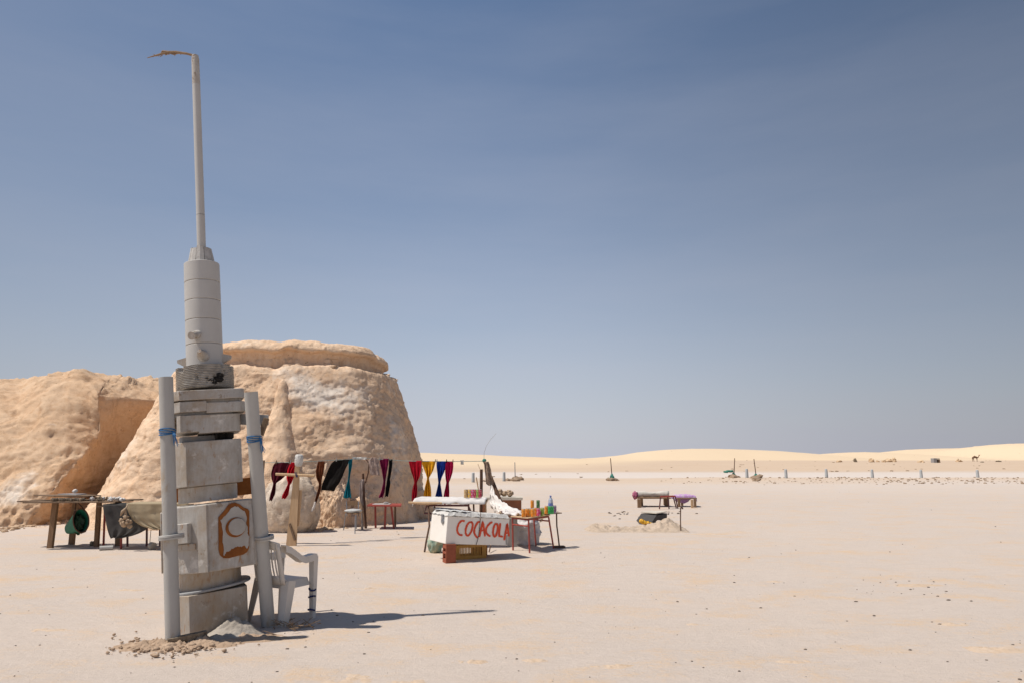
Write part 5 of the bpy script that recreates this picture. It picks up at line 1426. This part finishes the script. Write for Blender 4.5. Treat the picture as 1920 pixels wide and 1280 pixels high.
for k, (px, py, m_) in enumerate(((958, 961, 'rose'), (964, 960, 'pinkroll'), (971, 962, 'rose'), (968, 964, 'rose_white'))):
    bm = new_bm(); p = at(px, py, 12.6 + .15 * (k % 2)); p.z = .70 + .0 * k
    p = F0 + e1 * (FL - .13 + .055 * k) + e2 * (.1 + .09 * (k % 2)) + e3 * (FH + .035) if k < 2 else V((tops['a'][1].x + .10 * (k - 1), tops['a'][1].y, ztop + .03))
    rose(bm, p, .035, 60 + k)
    single('rock', bm, M[m_], ['small brown mineral lump on the right end of the freezer lid', 'small reddish mineral lump at the right end of the freezer lid', 'small brown mineral lump on the left end of the red table', 'small white mineral lump on the left end of the red table'][k], 'rock', p, smooth=True)
# white sack and grey board behind the red table
p = gd(990, 1021); bm = new_bm(); p.y += .15
rings = []
for i in range(26):
    t = i / 25; z = .62 * t
    rr = .26 * (1 - .25 * t ** 2) * (.86 + .14 * math.sin(t * 3.1)) if t < .97 else .12
    ring = []
    for k in range(40):
        a = 2 * math.pi * k / 40
        q = V((math.cos(a), math.sin(a), 0))
        d_ = 1 + .16 * fbm(q * 1.5 + V((0, 0, z * 7)), 4) + .05 * math.sin(z * 34 + 3 * noise.noise(q * 2))
        ring.append(bm.verts.new(p + q * rr * d_ + V((0, 0, z))))
    rings.append(ring)
for a, b_ in zip(rings, rings[1:]):
    for k in range(40): bm.faces.new((a[k], a[(k + 1) % 40], b_[(k + 1) % 40], b_[k]))
bm.faces.new(rings[-1]); bm.faces.new(rings[0][::-1])
single('white_sack', bm, M['sack'], 'full wrinkled white woven sack standing behind the red table legs', 'sack', p, smooth=True)
bm = new_bm(); g = gd(956, 1024); a_ = at(951, 1022, 13.75); boxf(bm, V((a_.x, 13.75, -.02)), V((.20, .05, 0)), V((-.02, .07, 0)), V((0, 0, .56)))
single('concrete_slab', bm, M['grey_board'], 'plain grey slab standing between freezer and white sack', 'panel', g)

# rusty desk with desert roses behind, white sheet, wrapped pole
dk_ = Thing('brown_desk', 'rusty brown desk with a cream top behind the can table', 'desk', (at(960, 940, 16.3).x, 16.3, 0))
xa2, xb2 = at(903, 933, 16.3).x, at(980, 933, 16.3).x
bm = new_bm(); box(bm, ((xa2 + xb2) / 2, 16.5, .78), (xb2 - xa2, .6, .06)); dk_.part('desktop', bm, M['desk_top'])
bm = new_bm(); x3 = at(940, 940, 16.3).x; box(bm, ((x3 + xb2) / 2 - .01, 16.26, .55), (xb2 - x3 - .04, .03, .40)); dk_.part('front_panel', bm, M['desk'])
for xx in (xa2 + .05, xb2 - .06, x3):
    for yy in (16.29, 16.72):
        bm = new_bm(); box(bm, (xx, yy, .375), (.05, .05, .75)); dk_.part('leg', bm, M['desk'])
for px, r, lab in ((934.5, .115, 'largest desert rose on the desk, leftmost'), (946, .085, 'middle desert rose on the desk'), (956, .095, 'rightmost desert rose on the desk')):
    bm = new_bm(); p = at(px, 925, 16.45); p.z = .81 + r * .75; rose(bm, p, r, int(px), 16, 2)
    single('desert_rose', bm, M['rose'], lab, 'mineral', p, 'desert roses on the brown desk', smooth=True)
bm = new_bm(); g = at(902, 928, 16.9); tube(bm, [(g.x, 16.9, 0), at(902.5, 900, 16.9), at(902.5, 879, 16.9)], [.04, .038, .036], 10); tube(bm, [at(904, 900, 16.88), at(910, 901, 16.7)], .015, 6)
single('log_post', bm, M['darkwood'], 'dark log post standing between white table and wrapped pole', 'post', (g.x, 16.9, 0))
bm = new_bm(); tube(bm, [at(898.5, 926, 16.8), at(893, 894, 16.8)], .014, 6); tube(bm, [at(900.5, 880, 16.8), at(896, 869, 16.8)], .006, 5); single('stick', bm, M['plank'], 'thin pale stick leaning left of the log post', 'stick', at(898, 926, 16.8))
bm = new_bm(); pb = gd(948, 1000); pb = at(948, 965, 15.0); pt_ = at(908, 864, 15.6)
tube(bm, [V((at(958, 1000, 14.6).x, 14.6, 0)), pb, at(925, 905, 15.3), pt_], [.05, .045, .04, .03], 10)
wp = Thing('leaning_pole', 'dark pole leaning behind the stall that holds the right end of the clothes line', 'pole', (pb.x, 14.6, 0)); wp.part('pole', bm, M['darkwood'])
bm = new_bm(); blob(bm, at(908, 862.5, 15.6), (.045, .045, .04), .3, 3, 2, 2); wp.part('knot', bm, M['net'])
bm = new_bm(); tube(bm, [at(907.5, 860, 15.6), at(907.6, 848, 15.6), at(912, 835, 15.6), at(920, 823, 15.6), at(931, 811, 15.6)], [.005, .005, .004, .004, .003], 5); wp.part('wire', bm, M['grey_board'])
bm = drape([(864.5, 907, 916), (870, 908, 918), (880, 909, 920.5), (890, 910, 922), (900, 911, 924), (907, 911.5, 926), (910, 917, 920)], 15.2, .04, 1.5, seed=6)
single('patterned_scarf', bm, M['tiger'], 'brown patterned scarf draped down the leaning pole', 'scarf', at(915, 885, 15.2), solid=.006, smooth=True)
# white sheet hung from the pole down to the stall
bm = new_bm(); g = []
top = [(919, 911, 15.15), (921, 912, 15.1), (924, 917, 15.0), (930, 925, 14.8), (938, 936, 14.5), (950, 947, 14.1), (965, 953, 13.8), (978, 955, 13.6)]
bot = [(918, 944, 14.8), (921, 950, 14.7), (926, 955, 14.4), (932, 958, 14.1), (938, 961, 13.8), (946, 963, 13.5), (962, 963, 13.3), (976, 962, 13.2)]
for j in range(15):
    row = []
    for i in range(36):
        s = i / 35 * 7; k = min(int(s), 6); f = s - k
        a = at(*top[k]).lerp(at(*top[k + 1]), f); b_ = at(*bot[k]).lerp(at(*bot[k + 1]), f)
        t = j / 14
        p = a.lerp(b_, t)
        p += V((.0, .05 * math.sin(t * 11 + i * .25) + .05 * fbm(V((i * .35, t * 5, 2)), 4), -.03 * math.sin(t * math.pi) + .02 * math.sin(t * 14 + i * .3) + .045 * fbm(V((i * .3, t * 6, 9)), 4)))
        row.append(p)
    g.append(row)
sheet(bm, g); single('white_sheet', bm, M['sheet'], 'white cloth sheet sweeping from the leaning pole down onto the stall', 'sheet', at(940, 945, 14.3), solid=.005, smooth=True)

# ================================================================== THINGS FURTHER OUT ON THE FLAT
Y1 = gd(1225, 950).y
tA = Thing('low_bench', 'low wooden table carrying a rolled pale blanket, out on the flat', 'table', gd(1225, 950))
for px, py, w_ in ((1199, 951, .13), (1250.5, 949, .16), (1203, 947, .1), (1247, 946, .1)):
    g = gd(px, py); bm = new_bm(); bar(bm, g - V((0, 0, .03)), V((g.x, g.y, .30)), w_, .1); tA.part('leg', bm, M['wood'])
xa3, xb3 = at(1195, 935, Y1).x, at(1257, 935, Y1).x
bm = new_bm(); box(bm, ((xa3 + xb3) / 2, Y1 + .35, .32), (xb3 - xa3, .9, .04)); tA.part('tabletop', bm, M['wood'])
bm = new_bm(); tube(bm, [V((lerp(xa3 - .04, xb3, t), Y1 + .25, .435 + .015 * math.sin(t * 9))) for t in [k / 14 for k in range(15)]], [.10 + .010 * math.sin(k * 1.9) for k in range(15)], 16)
for v in bm.verts: v.co += V((0, .03, .03)) * fbm(v.co * 4, 3)
single('rolled_blanket', bm, M['roll'], 'long pale rolled blanket lying on the low wooden table', 'blanket', (xa3, Y1 + .25, .42), smooth=True)
bm = new_bm(); blob(bm, V((xa3 - .04, Y1 + .2, .41)), (.10, .13, .14), .35, 3, 2, 8); single('bundle', bm, M['pinkroll'], 'pinkish bundle at the left end of the rolled blanket', 'bundle', (xa3, Y1 + .2, .4), smooth=True)
tB = Thing('low_bench', 'short low table covered by a purple flowered cloth, out on the flat', 'table', gd(1288, 950))
for px, py in ((1273.5, 950), (1298, 951.5), (1303.5, 950.5), (1279, 947)):
    g = gd(px, py); bm = new_bm(); bar(bm, g - V((0, 0, .03)), V((g.x, g.y, .29)), .08, .07); tB.part('leg', bm, M['wood'] if px != 1298 else M['plank'])
xa4, xb4 = at(1270, 935, Y1).x, at(1307, 935, Y1).x
bm = new_bm(); box(bm, ((xa4 + xb4) / 2, Y1 + .3, .305), (xb4 - xa4, .6, .03)); tB.part('tabletop', bm, M['wood'])
bm = new_bm(); g = []
for j in range(13):
    row = []
    for i in range(25):
        s, t = i / 24, j / 12
        z2 = .375 + .04 * math.sin(s * 3.1) + .03 * fbm(V((s * 5, t * 4, 1)), 3)
        yy = Y1 + .75 - .8 * t
        if t > .6: z2 -= (t - .6) * (.30 + .45 * math.sin(min(1, s * 1.3) * math.pi)); yy = Y1 + .75 - .48 - .05 * (t - .6)
        if i in (0, 24): z2 -= .1
        row.append(V((lerp(xa4 - .06, xb4 + .06, s), yy, z2)))
    g.append(row)
sheet(bm, g); single('flowered_cloth', bm, M['floral'], 'purple flowered cloth heaped over the short low table', 'cloth', (xa4, Y1, .4), solid=.01, smooth=True)
sf = Thing('metal_stool', 'low rusty red metal frame standing before the two low tables', 'frame', gd(1255, 953))
zz = .42
ft = [(gd(1236.5, 953.5), (1238.5, 931)), (gd(1254.5, 953), (1252, 931)), (gd(1271, 952.5), (1266, 931)), (gd(1268, 952), (1262, 931))]
tp = []
for g, (tx, ty) in ft:
    t = at(tx, ty, g.y); t.z = zz; tp.append(t); bm = new_bm(); tube(bm, [g, t], .022, 8); sf.part('leg', bm, M['maroon_metal'])
bm = new_bm(); tube(bm, [tp[0], tp[1], tp[2]], .028, 8); tube(bm, [tp[2], tp[3], tp[0]], .024, 8); sf.part('top_frame', bm, M['red_metal'])
# black tarp over a crate, yellow bag, sand heap, hooked stick
P = gd(1226, 982)
tb = Thing('tarp_box', 'black tarp draped over a crate with a white board on top, by the sand heap', 'tarp', P)
def tpnt(px, py, dy): return at(px, py, P.y + dy)
bm = new_bm()
A = [tpnt(1202, 962.5, .25), tpnt(1231, 965, .0), tpnt(1250.5, 962, .45), tpnt(1222, 960.5, .75)]
Bt = [tpnt(1201.5, 984, -.05), tpnt(1218, 984.5, -.12), tpnt(1250, 975, .40), tpnt(1222, 972, .8)]
tipv = tpnt(1192.5, 976, .1)
va = [bm.verts.new(p) for p in A]; vb = [bm.verts.new(p) for p in Bt]; vt = bm.verts.new(tipv)
vb2 = bm.verts.new(tpnt(1233, 974, .05))
bm.faces.new((va[0], vb[0], vt)); bm.faces.new((va[0], va[1], vb[1], vb[0])); bm.faces.new((va[1], vb2, vb[1])); bm.faces.new((va[1], va[2], vb[2], vb2)); bm.faces.new((va[2], va[3], vb[3], vb[2])); bm.faces.new((va[3], va[0], vt, vb[3])); bm.faces.new(va)
bmesh.ops.subdivide_edges(bm, edges=bm.edges[:], cuts=5, use_grid_fill=True)
for v in bm.verts: v.co += V((.03, .05, .02)) * noise.noise(v.co * 3)
tb.part('tarp', bm, M['tarp'], solid=.006)
bm = new_bm(); prism(bm, [p + V((0, 0, .035)) for p in A], V((0, 0, .025))); tb.part('top_board', bm, M['desk_top'])
bm = new_bm()
for px, py, r in ((1203, 976, .07), (1208, 979, .07), (1214, 981, .075), (1219, 982, .06)): blob(bm, tpnt(px, py, -.22), (r, r * .7, r * .75), .45, 3, 2, px)
single('yellow_bag', bm, M['yellow'], 'yellow plastic bag lying before the black tarp', 'bag', tpnt(1210, 982, -.2), smooth=True)
bm = new_bm()
c0 = gd(1195, 993)
n_, m_ = 110, 40; g = []
xL, xR = gd(1094, 993).x, gd(1292, 994).x
for j in range(m_ + 1):
    row = []
    for i in range(n_ + 1):
        s, t = i / n_, j / m_
        x_ = lerp(xL, xR, s); y2 = gd(1195, 998).y + 1.3 * t
        prof_ = pw([(0, 0), (.06, .10), (.13, .20), (.2, .16), (.35, .09), (.48, .10), (.62, .15), (.72, .27), (.85, .26), (.93, .15), (1, 0)], s)[0]
        k = math.sin(math.pi * t) ** .8
        z2 = .75 * prof_ * k * (1 + .5 * fbm(V((x_ * 2.5, y2 * 2.5, 1)), 4)) + .04 * k * min(1, prof_ * 10) * fbm(V((x_ * 8, y2 * 8, 3)), 4) - .02
        row.append(V((x_, y2, z2)))
    g.append(row)
sheet(bm, g); o = link('sand_heap', bm, M['loose_pale'], smooth=True); o['kind'] = 'stuff'; o['label'] = 'long low heap of dug sand before the black tarp'
g = gd(1276.5, 997); bm = new_bm(); tube(bm, [g, at(1276, 975, g.y), at(1276, 953, g.y), at(1277, 950, g.y), at(1279, 950.5, g.y), at(1280, 953.5, g.y)], [.014, .013, .014, .015, .018, .02], 8)
single('hooked_stick', bm, M['darkwood'], 'thin dark stick with a hooked top stuck in the sand', 'stick', g)

# poles with rubble, bollards
def rubble(bm, px, py, n, w_, seed, size=.10):
    rnd = random.Random(seed)
    for i in range(n):
        g = gd(px + rnd.gauss(0, w_), py + rnd.gauss(0, .9)); s = abs(rnd.gauss(size, size * .5)) + .03
        g.z = terrain(g.x, g.y) + s * .3
        blob(bm, g, (s * 1.3, s, s * .75), .45, 1, 1.5, seed + i)
for px, tx, ty, py, lab in ((966, 965.3, 865.6, 899, 'thin dark pole in a rubble heap behind the stall'), (1148, 1144.7, 858, 899, 'thin leaning pole wrapped with green net at its foot'), (1376, 1377.5, 858, 898, 'thin dark pole, left of the pair by the grey bollards'), (1418.7, 1413.6, 859.5, 900, 'thin leaning pole, right of the pair by the grey bollards')):
    g = gd(px, py)
    t = Thing('thin_pole', lab, 'pole', g, 'thin poles on the flat')
    bm = new_bm(); tube(bm, [g, at(tx, ty, g.y)], [.042, .032], 8); t.part('pole', bm, M['grey_metal'] if px == 966 else M['darkwood'])
    bm = new_bm(); rubble(bm, px, py + .8, 26, 5 if px < 1200 else 4, int(px), .13); t.part('rubble_foot', bm, M['rubble'])['kind'] = 'stuff'
    if px != 966:
        bm = new_bm()
        for k in range(5): blob(bm, at(px + (k - 2) * 1.6, py - 1 - (2 if k == 2 else 0), g.y - .1), (.22, .1, .16 if k != 2 else .4), .5, 2, 2, k + px)
        t.part('net', bm, M['net'])
bm = new_bm(); q = at(1366, 883, 62.0)
for k in range(3): blob(bm, at(1362 + k * 4, 882.5 + (k == 0), 61), (.25, .08, .1), .5, 2, 2, k)
tube(bm, [at(1357, 884, 61), at(1376, 882, 61)], .02, 6)
single('net_flag', bm, M['net'], 'torn green net flapping left of the paired poles', 'net', q)
bol = None
for k, (px, py, lab) in enumerate(((887, 903.7, 'grey bollard just left of the log post'), (945, 901.5, 'grey bollard left of the rubble heap pole'), (1401, 900, 'grey bollard between the paired thin poles'), (1474.4, 900.4, 'grey bollard first right of the paired poles'), (1550.3, 899.5, 'grey bollard second right of the paired poles'), (1636.3, 898.2, 'grey bollard third right of the paired poles'), (1728, 898, 'grey bollard below the small grey hut'), (1834, 898.6, 'grey bollard below the camel, rightmost'))):
    g = gd(px, py); g.z = terrain(g.x, g.y) - .03
    if bol is None:
        bm = new_bm(); lathe(bm, [(.13, -.2), (.125, .1), (.105, .70), (.095, .745), (.06, .76)], g, V((0, 0, 1)), 20)
        bol = single('bollard', bm, M['bollard'], lab, 'bollard', g, 'grey bollards along the track', smooth=True); b0p = g.copy()
    else: copy_thing(bol, g - b0p, lab)

# small grey hut, camel, far rocks
Gh = at(1757, 862.5, 190); Gh.z = terrain(Gh.x, Gh.y)
hh = Thing('grey_hut', 'small grey hut with an open doorway at the foot of the dunes', 'hut', Gh)
bm = new_bm(); boxf(bm, Gh + V((-.9, 0, -.1)), V((.85, 0, 0)), V((0, 1.4, 0)), V((.03, 0, 1.25))); hh.part('wall', bm, M['slate'])
bm = new_bm(); boxf(bm, Gh + V((.52, .02, -.1)), V((.38, 0, 0)), V((0, 1.3, 0)), V((-.08, 0, 1.1))); hh.part('wall', bm, M['oldwood'], label='brown right wall of the hut')
bm = new_bm(); boxf(bm, Gh + V((-.88, -.02, 1.14)), V((1.66, 0, -.03)), V((0, 1.44, 0)), V((0, 0, .14))); hh.part('roof', bm, M['grey_board'])
def camel():
    """one-humped camel standing, head to the right; x forwards"""
    J = {'pel': (-.55, 0, 1.42, .30), 'bel': (-.15, 0, 1.38, .36), 'hump': (-.12, 0, 1.85, .16), 'che': (.42, 0, 1.36, .30), 'nk1': (.80, 0, 1.25, .15), 'nk2': (1.05, 0, 1.55, .11), 'nk3': (1.12, 0, 1.88, .10), 'hd': (1.22, 0, 2.02, .12), 'mz': (1.48, 0, 1.96, .075), 'tl': (-.86, 0, 1.35, .05), 'tl2': (-.92, 0, .95, .04)}
    E = [('pel', 'bel'), ('bel', 'hump'), ('bel', 'che'), ('che', 'nk1'), ('nk1', 'nk2'), ('nk2', 'nk3'), ('nk3', 'hd'), ('hd', 'mz'), ('pel', 'tl'), ('tl', 'tl2')]
    for s, nm in ((-1, 'a'), (1, 'b')):
        J.update({'fk' + nm: (.45 + .05 * s, .16 * s, .70, .09), 'ff' + nm: (.42 + .1 * s, .16 * s, .07, .06), 'ft' + nm: (.50 + .1 * s, .16 * s, .03, .075), 'fs' + nm: (.42, .17 * s, 1.15, .14),
                  'hs' + nm: (-.62, .17 * s, 1.15, .19), 'hk' + nm: (-.72 - .08 * s, .17 * s, .66, .085), 'hf' + nm: (-.62 - .1 * s, .17 * s, .07, .055), 'ht' + nm: (-.54 - .1 * s, .17 * s, .03, .075)})
        E += [('che', 'fs' + nm), ('fs' + nm, 'fk' + nm), ('fk' + nm, 'ff' + nm), ('ff' + nm, 'ft' + nm), ('pel', 'hs' + nm), ('hs' + nm, 'hk' + nm), ('hk' + nm, 'hf' + nm), ('hf' + nm, 'ht' + nm)]
    J['ear'] = (1.13, .06, 2.15, .03); E.append(('hd', 'ear'))
    ks = list(J); me = bpy.data.meshes.new('camel')
    me.from_pydata([J[k][:3] for k in ks], [(ks.index(a), ks.index(b)) for a, b in E], [])
    o = bpy.data.objects.new('camel', me); COL.objects.link(o)
    o.modifiers.new('skin', 'SKIN'); sv_ = me.skin_vertices[0].data
    for i, k in enumerate(ks): sv_[i].radius = (J[k][3], J[k][3])
    sv_[0].use_root = True
    s = o.modifiers.new('sub', 'SUBSURF'); s.levels = 2; s.render_levels = 2
    me.materials.append(M['camel'])
    return o
Cm = at(1829, 861, 210); Cm.z = terrain(Cm.x, Cm.y)
o = camel(); o.location = Cm; o.rotation_euler = (0, 0, R(-8)); o.scale = (.98,) * 3
tag(o, 'brown one-humped camel standing at the foot of the dunes facing right', 'camel')
far = [(1573, 861.5, .9, .6, 'low sandstone lump, leftmost of the far row'), (1603.5, 861, .5, 1.0, 'small dark upright stump in the far row'), (1634, 860, .9, .9, 'pointed sandstone lump right of the dark stump'), (1645, 861, .6, .45, 'small sandstone lump beside the pointed one'), (1657, 861.5, .7, .7, 'brownish sandstone lump left of the long block'), (1669, 861.5, 1.5, .9, 'long sandstone block, right end of the cluster'), (1727, 860, 1.1, .55, 'flat sandstone lump left of the grey hut'), (1797.5, 860, .9, .8, 'pointed sandstone lump between grey hut and camel'), (1841, 861, .5, .25, 'small dark stone just right of the camel'), (1872, 862, .9, .35, 'flat dark stone at the far right near the dune foot')]
for k, (px, py, rx, rz_, lab) in enumerate(far):
    p = at(px, py, 200 + 6 * math.sin(k * 3)); p.z = terrain(p.x, p.y)
    bm = new_bm(); rx *= .85; rz_ *= .8
    blob(bm, p + V((0, 0, rz_ * .25)), (rx, rx * .8, rz_), .55, 3, 1.6, 70 + k)
    if k == 5: blob(bm, p + V((1.1, 0, .45)), (.5, .5, .8), .4, 3, 1.6, 99)
    single('far_rock', bm, M['rose_dark'] if k in (1, 8, 9) else M['sandrock'], lab, 'rock', p, 'rocks along the dune foot')
# rubble bank along the track and scattered stones
bm = new_bm(); rnd = random.Random(21)
for i in range(480):
    px = rnd.uniform(1500, 1925) if rnd.random() < .8 else rnd.uniform(1240, 1500)
    g = gd(px, rnd.gauss(902, 2.2)); s = abs(rnd.gauss(.02, .035)) + .015
    g.z = terrain(g.x, g.y) + s * .2
    blob(bm, g, (s * 1.4, s, s * .7), .4, 1, 1.5, i)
for i in range(90):
    px = rnd.uniform(870, 1920); g = gd(px, rnd.uniform(866.5, 884)) if px > 1100 else gd(px, rnd.uniform(886, 900))
    s = (abs(rnd.gauss(.10, .07)) + .03) * (.6 if px < 1100 else 1); g.z = terrain(g.x, g.y) + s * .1
    d_ = ray(px, 0); blob(bm, g, (s * 1.6, s, s * .6), .4, 1, 1.5, i)
o = link('rubble', bm, M['rubble']); o['kind'] = 'stuff'
bm = new_bm(); rnd = random.Random(31)
def peb(px, py, s, i):
    g = gd(px, py); g.z = terrain(g.x, g.y) + s * .25
    blob(bm, g, (s * rnd.uniform(1, 1.7), s, s * .6), .35, 1, 1.5, i)
for i in range(300):
    py = 905 + 375 * rnd.random() ** 1.2; px = rnd.uniform(0, 1920)
    dd = 2240 / (py - 862)
    peb(px, py, (abs(rnd.gauss(.0, .0035)) + .0022) * (1 + dd * .04), i)
for i in range(34): peb(rnd.gauss(1700, 48), 1092 + rnd.gauss(4, 9) , abs(rnd.gauss(.003, .004)) + .003, i + 900)
for px, py, s in ((1741, 1100, .022), (1707, 1104, .022), (1758, 1117, .022), (1733, 1114, .018), (1779, 1125, .024), (1639, 1154, .022), (1762, 1170, .02), (1426, 1139, .018), (1470, 1092, .014), (1490, 1117, .014), (793, 1153, .02), (632, 1153, .018), (662, 1165, .014), (700, 1164, .014), (691, 1185, .016), (1160, 1104, .012), (273, 1149, .014), (268, 1121, .014), (164, 1100, .014), (19, 1115, .014), (1319, 1251, .012), (1912, 1273, .02)): peb(px, py, s * .68, px)
for i in range(34): peb(rnd.choice((rnd.gauss(1165, 16), rnd.gauss(1255, 28))), rnd.gauss(962, 3.5), .03, i + 2000)
o = link('pebbles', bm, M['pebble']); o['kind'] = 'stuff'

# thin patches of loose orange sand lying on the crust
bm = new_bm()
for k, (px, py, rx, ry) in enumerate(((650, 1272, .42, .20), (765, 1279, .36, .16), (880, 1240, .25, .10), (1010, 1238, .22, .10), (1150, 1248, .30, .10), (1060, 1152, .42, .06), (240, 1106, .5, .10), (90, 1180, .4, .12), (690, 1103, .34, .08),
                                      (1245, 1072, .5, .12), (1400, 1047, .6, .16), (1445, 1090, .5, .12), (1560, 1120, .4, .1), (1700, 1096, .6, .18), (1860, 1216, .5, .16), (1300, 1170, .34, .08), (1620, 1010, .8, .16), (1330, 1000, .7, .2), (1500, 1240, .34, .1), (620, 1045, .5, .16), (450, 1050, .3, .1), (1160, 1060, .4, .12), (1780, 1170, .4, .1))):
    c = gd(px, py); c.z = -0.004
    heap(bm, c, rx, ry, .014, 56, k * 3.1, 1.5, 7)
o = link('loose_sand_patches', bm, M['patch'], smooth=True); o['kind'] = 'stuff'
# crumbled plaster along the foot of the two buildings
bm = new_bm(); rnd = random.Random(77)
for i in range(420):
    if rnd.random() < .55: px, py = rnd.uniform(592, 805), 0; py = lerp(990, 967, (px - 592) / 213) + abs(rnd.gauss(0, 3.5))
    else: px, py = rnd.uniform(-40, 190), 0; py = lerp(990, 968, max(0, px) / 190) + abs(rnd.gauss(0, 3))
    g = gd(px, py); q = abs(rnd.gauss(0, .028)) + .012; g.z = q * .25
    blob(bm, g, (q * rnd.uniform(.9, 1.6), q, q * .75), .5, 1, 2, i)
o = link('plaster_crumbs', bm, M['crumb']); o['kind'] = 'stuff'
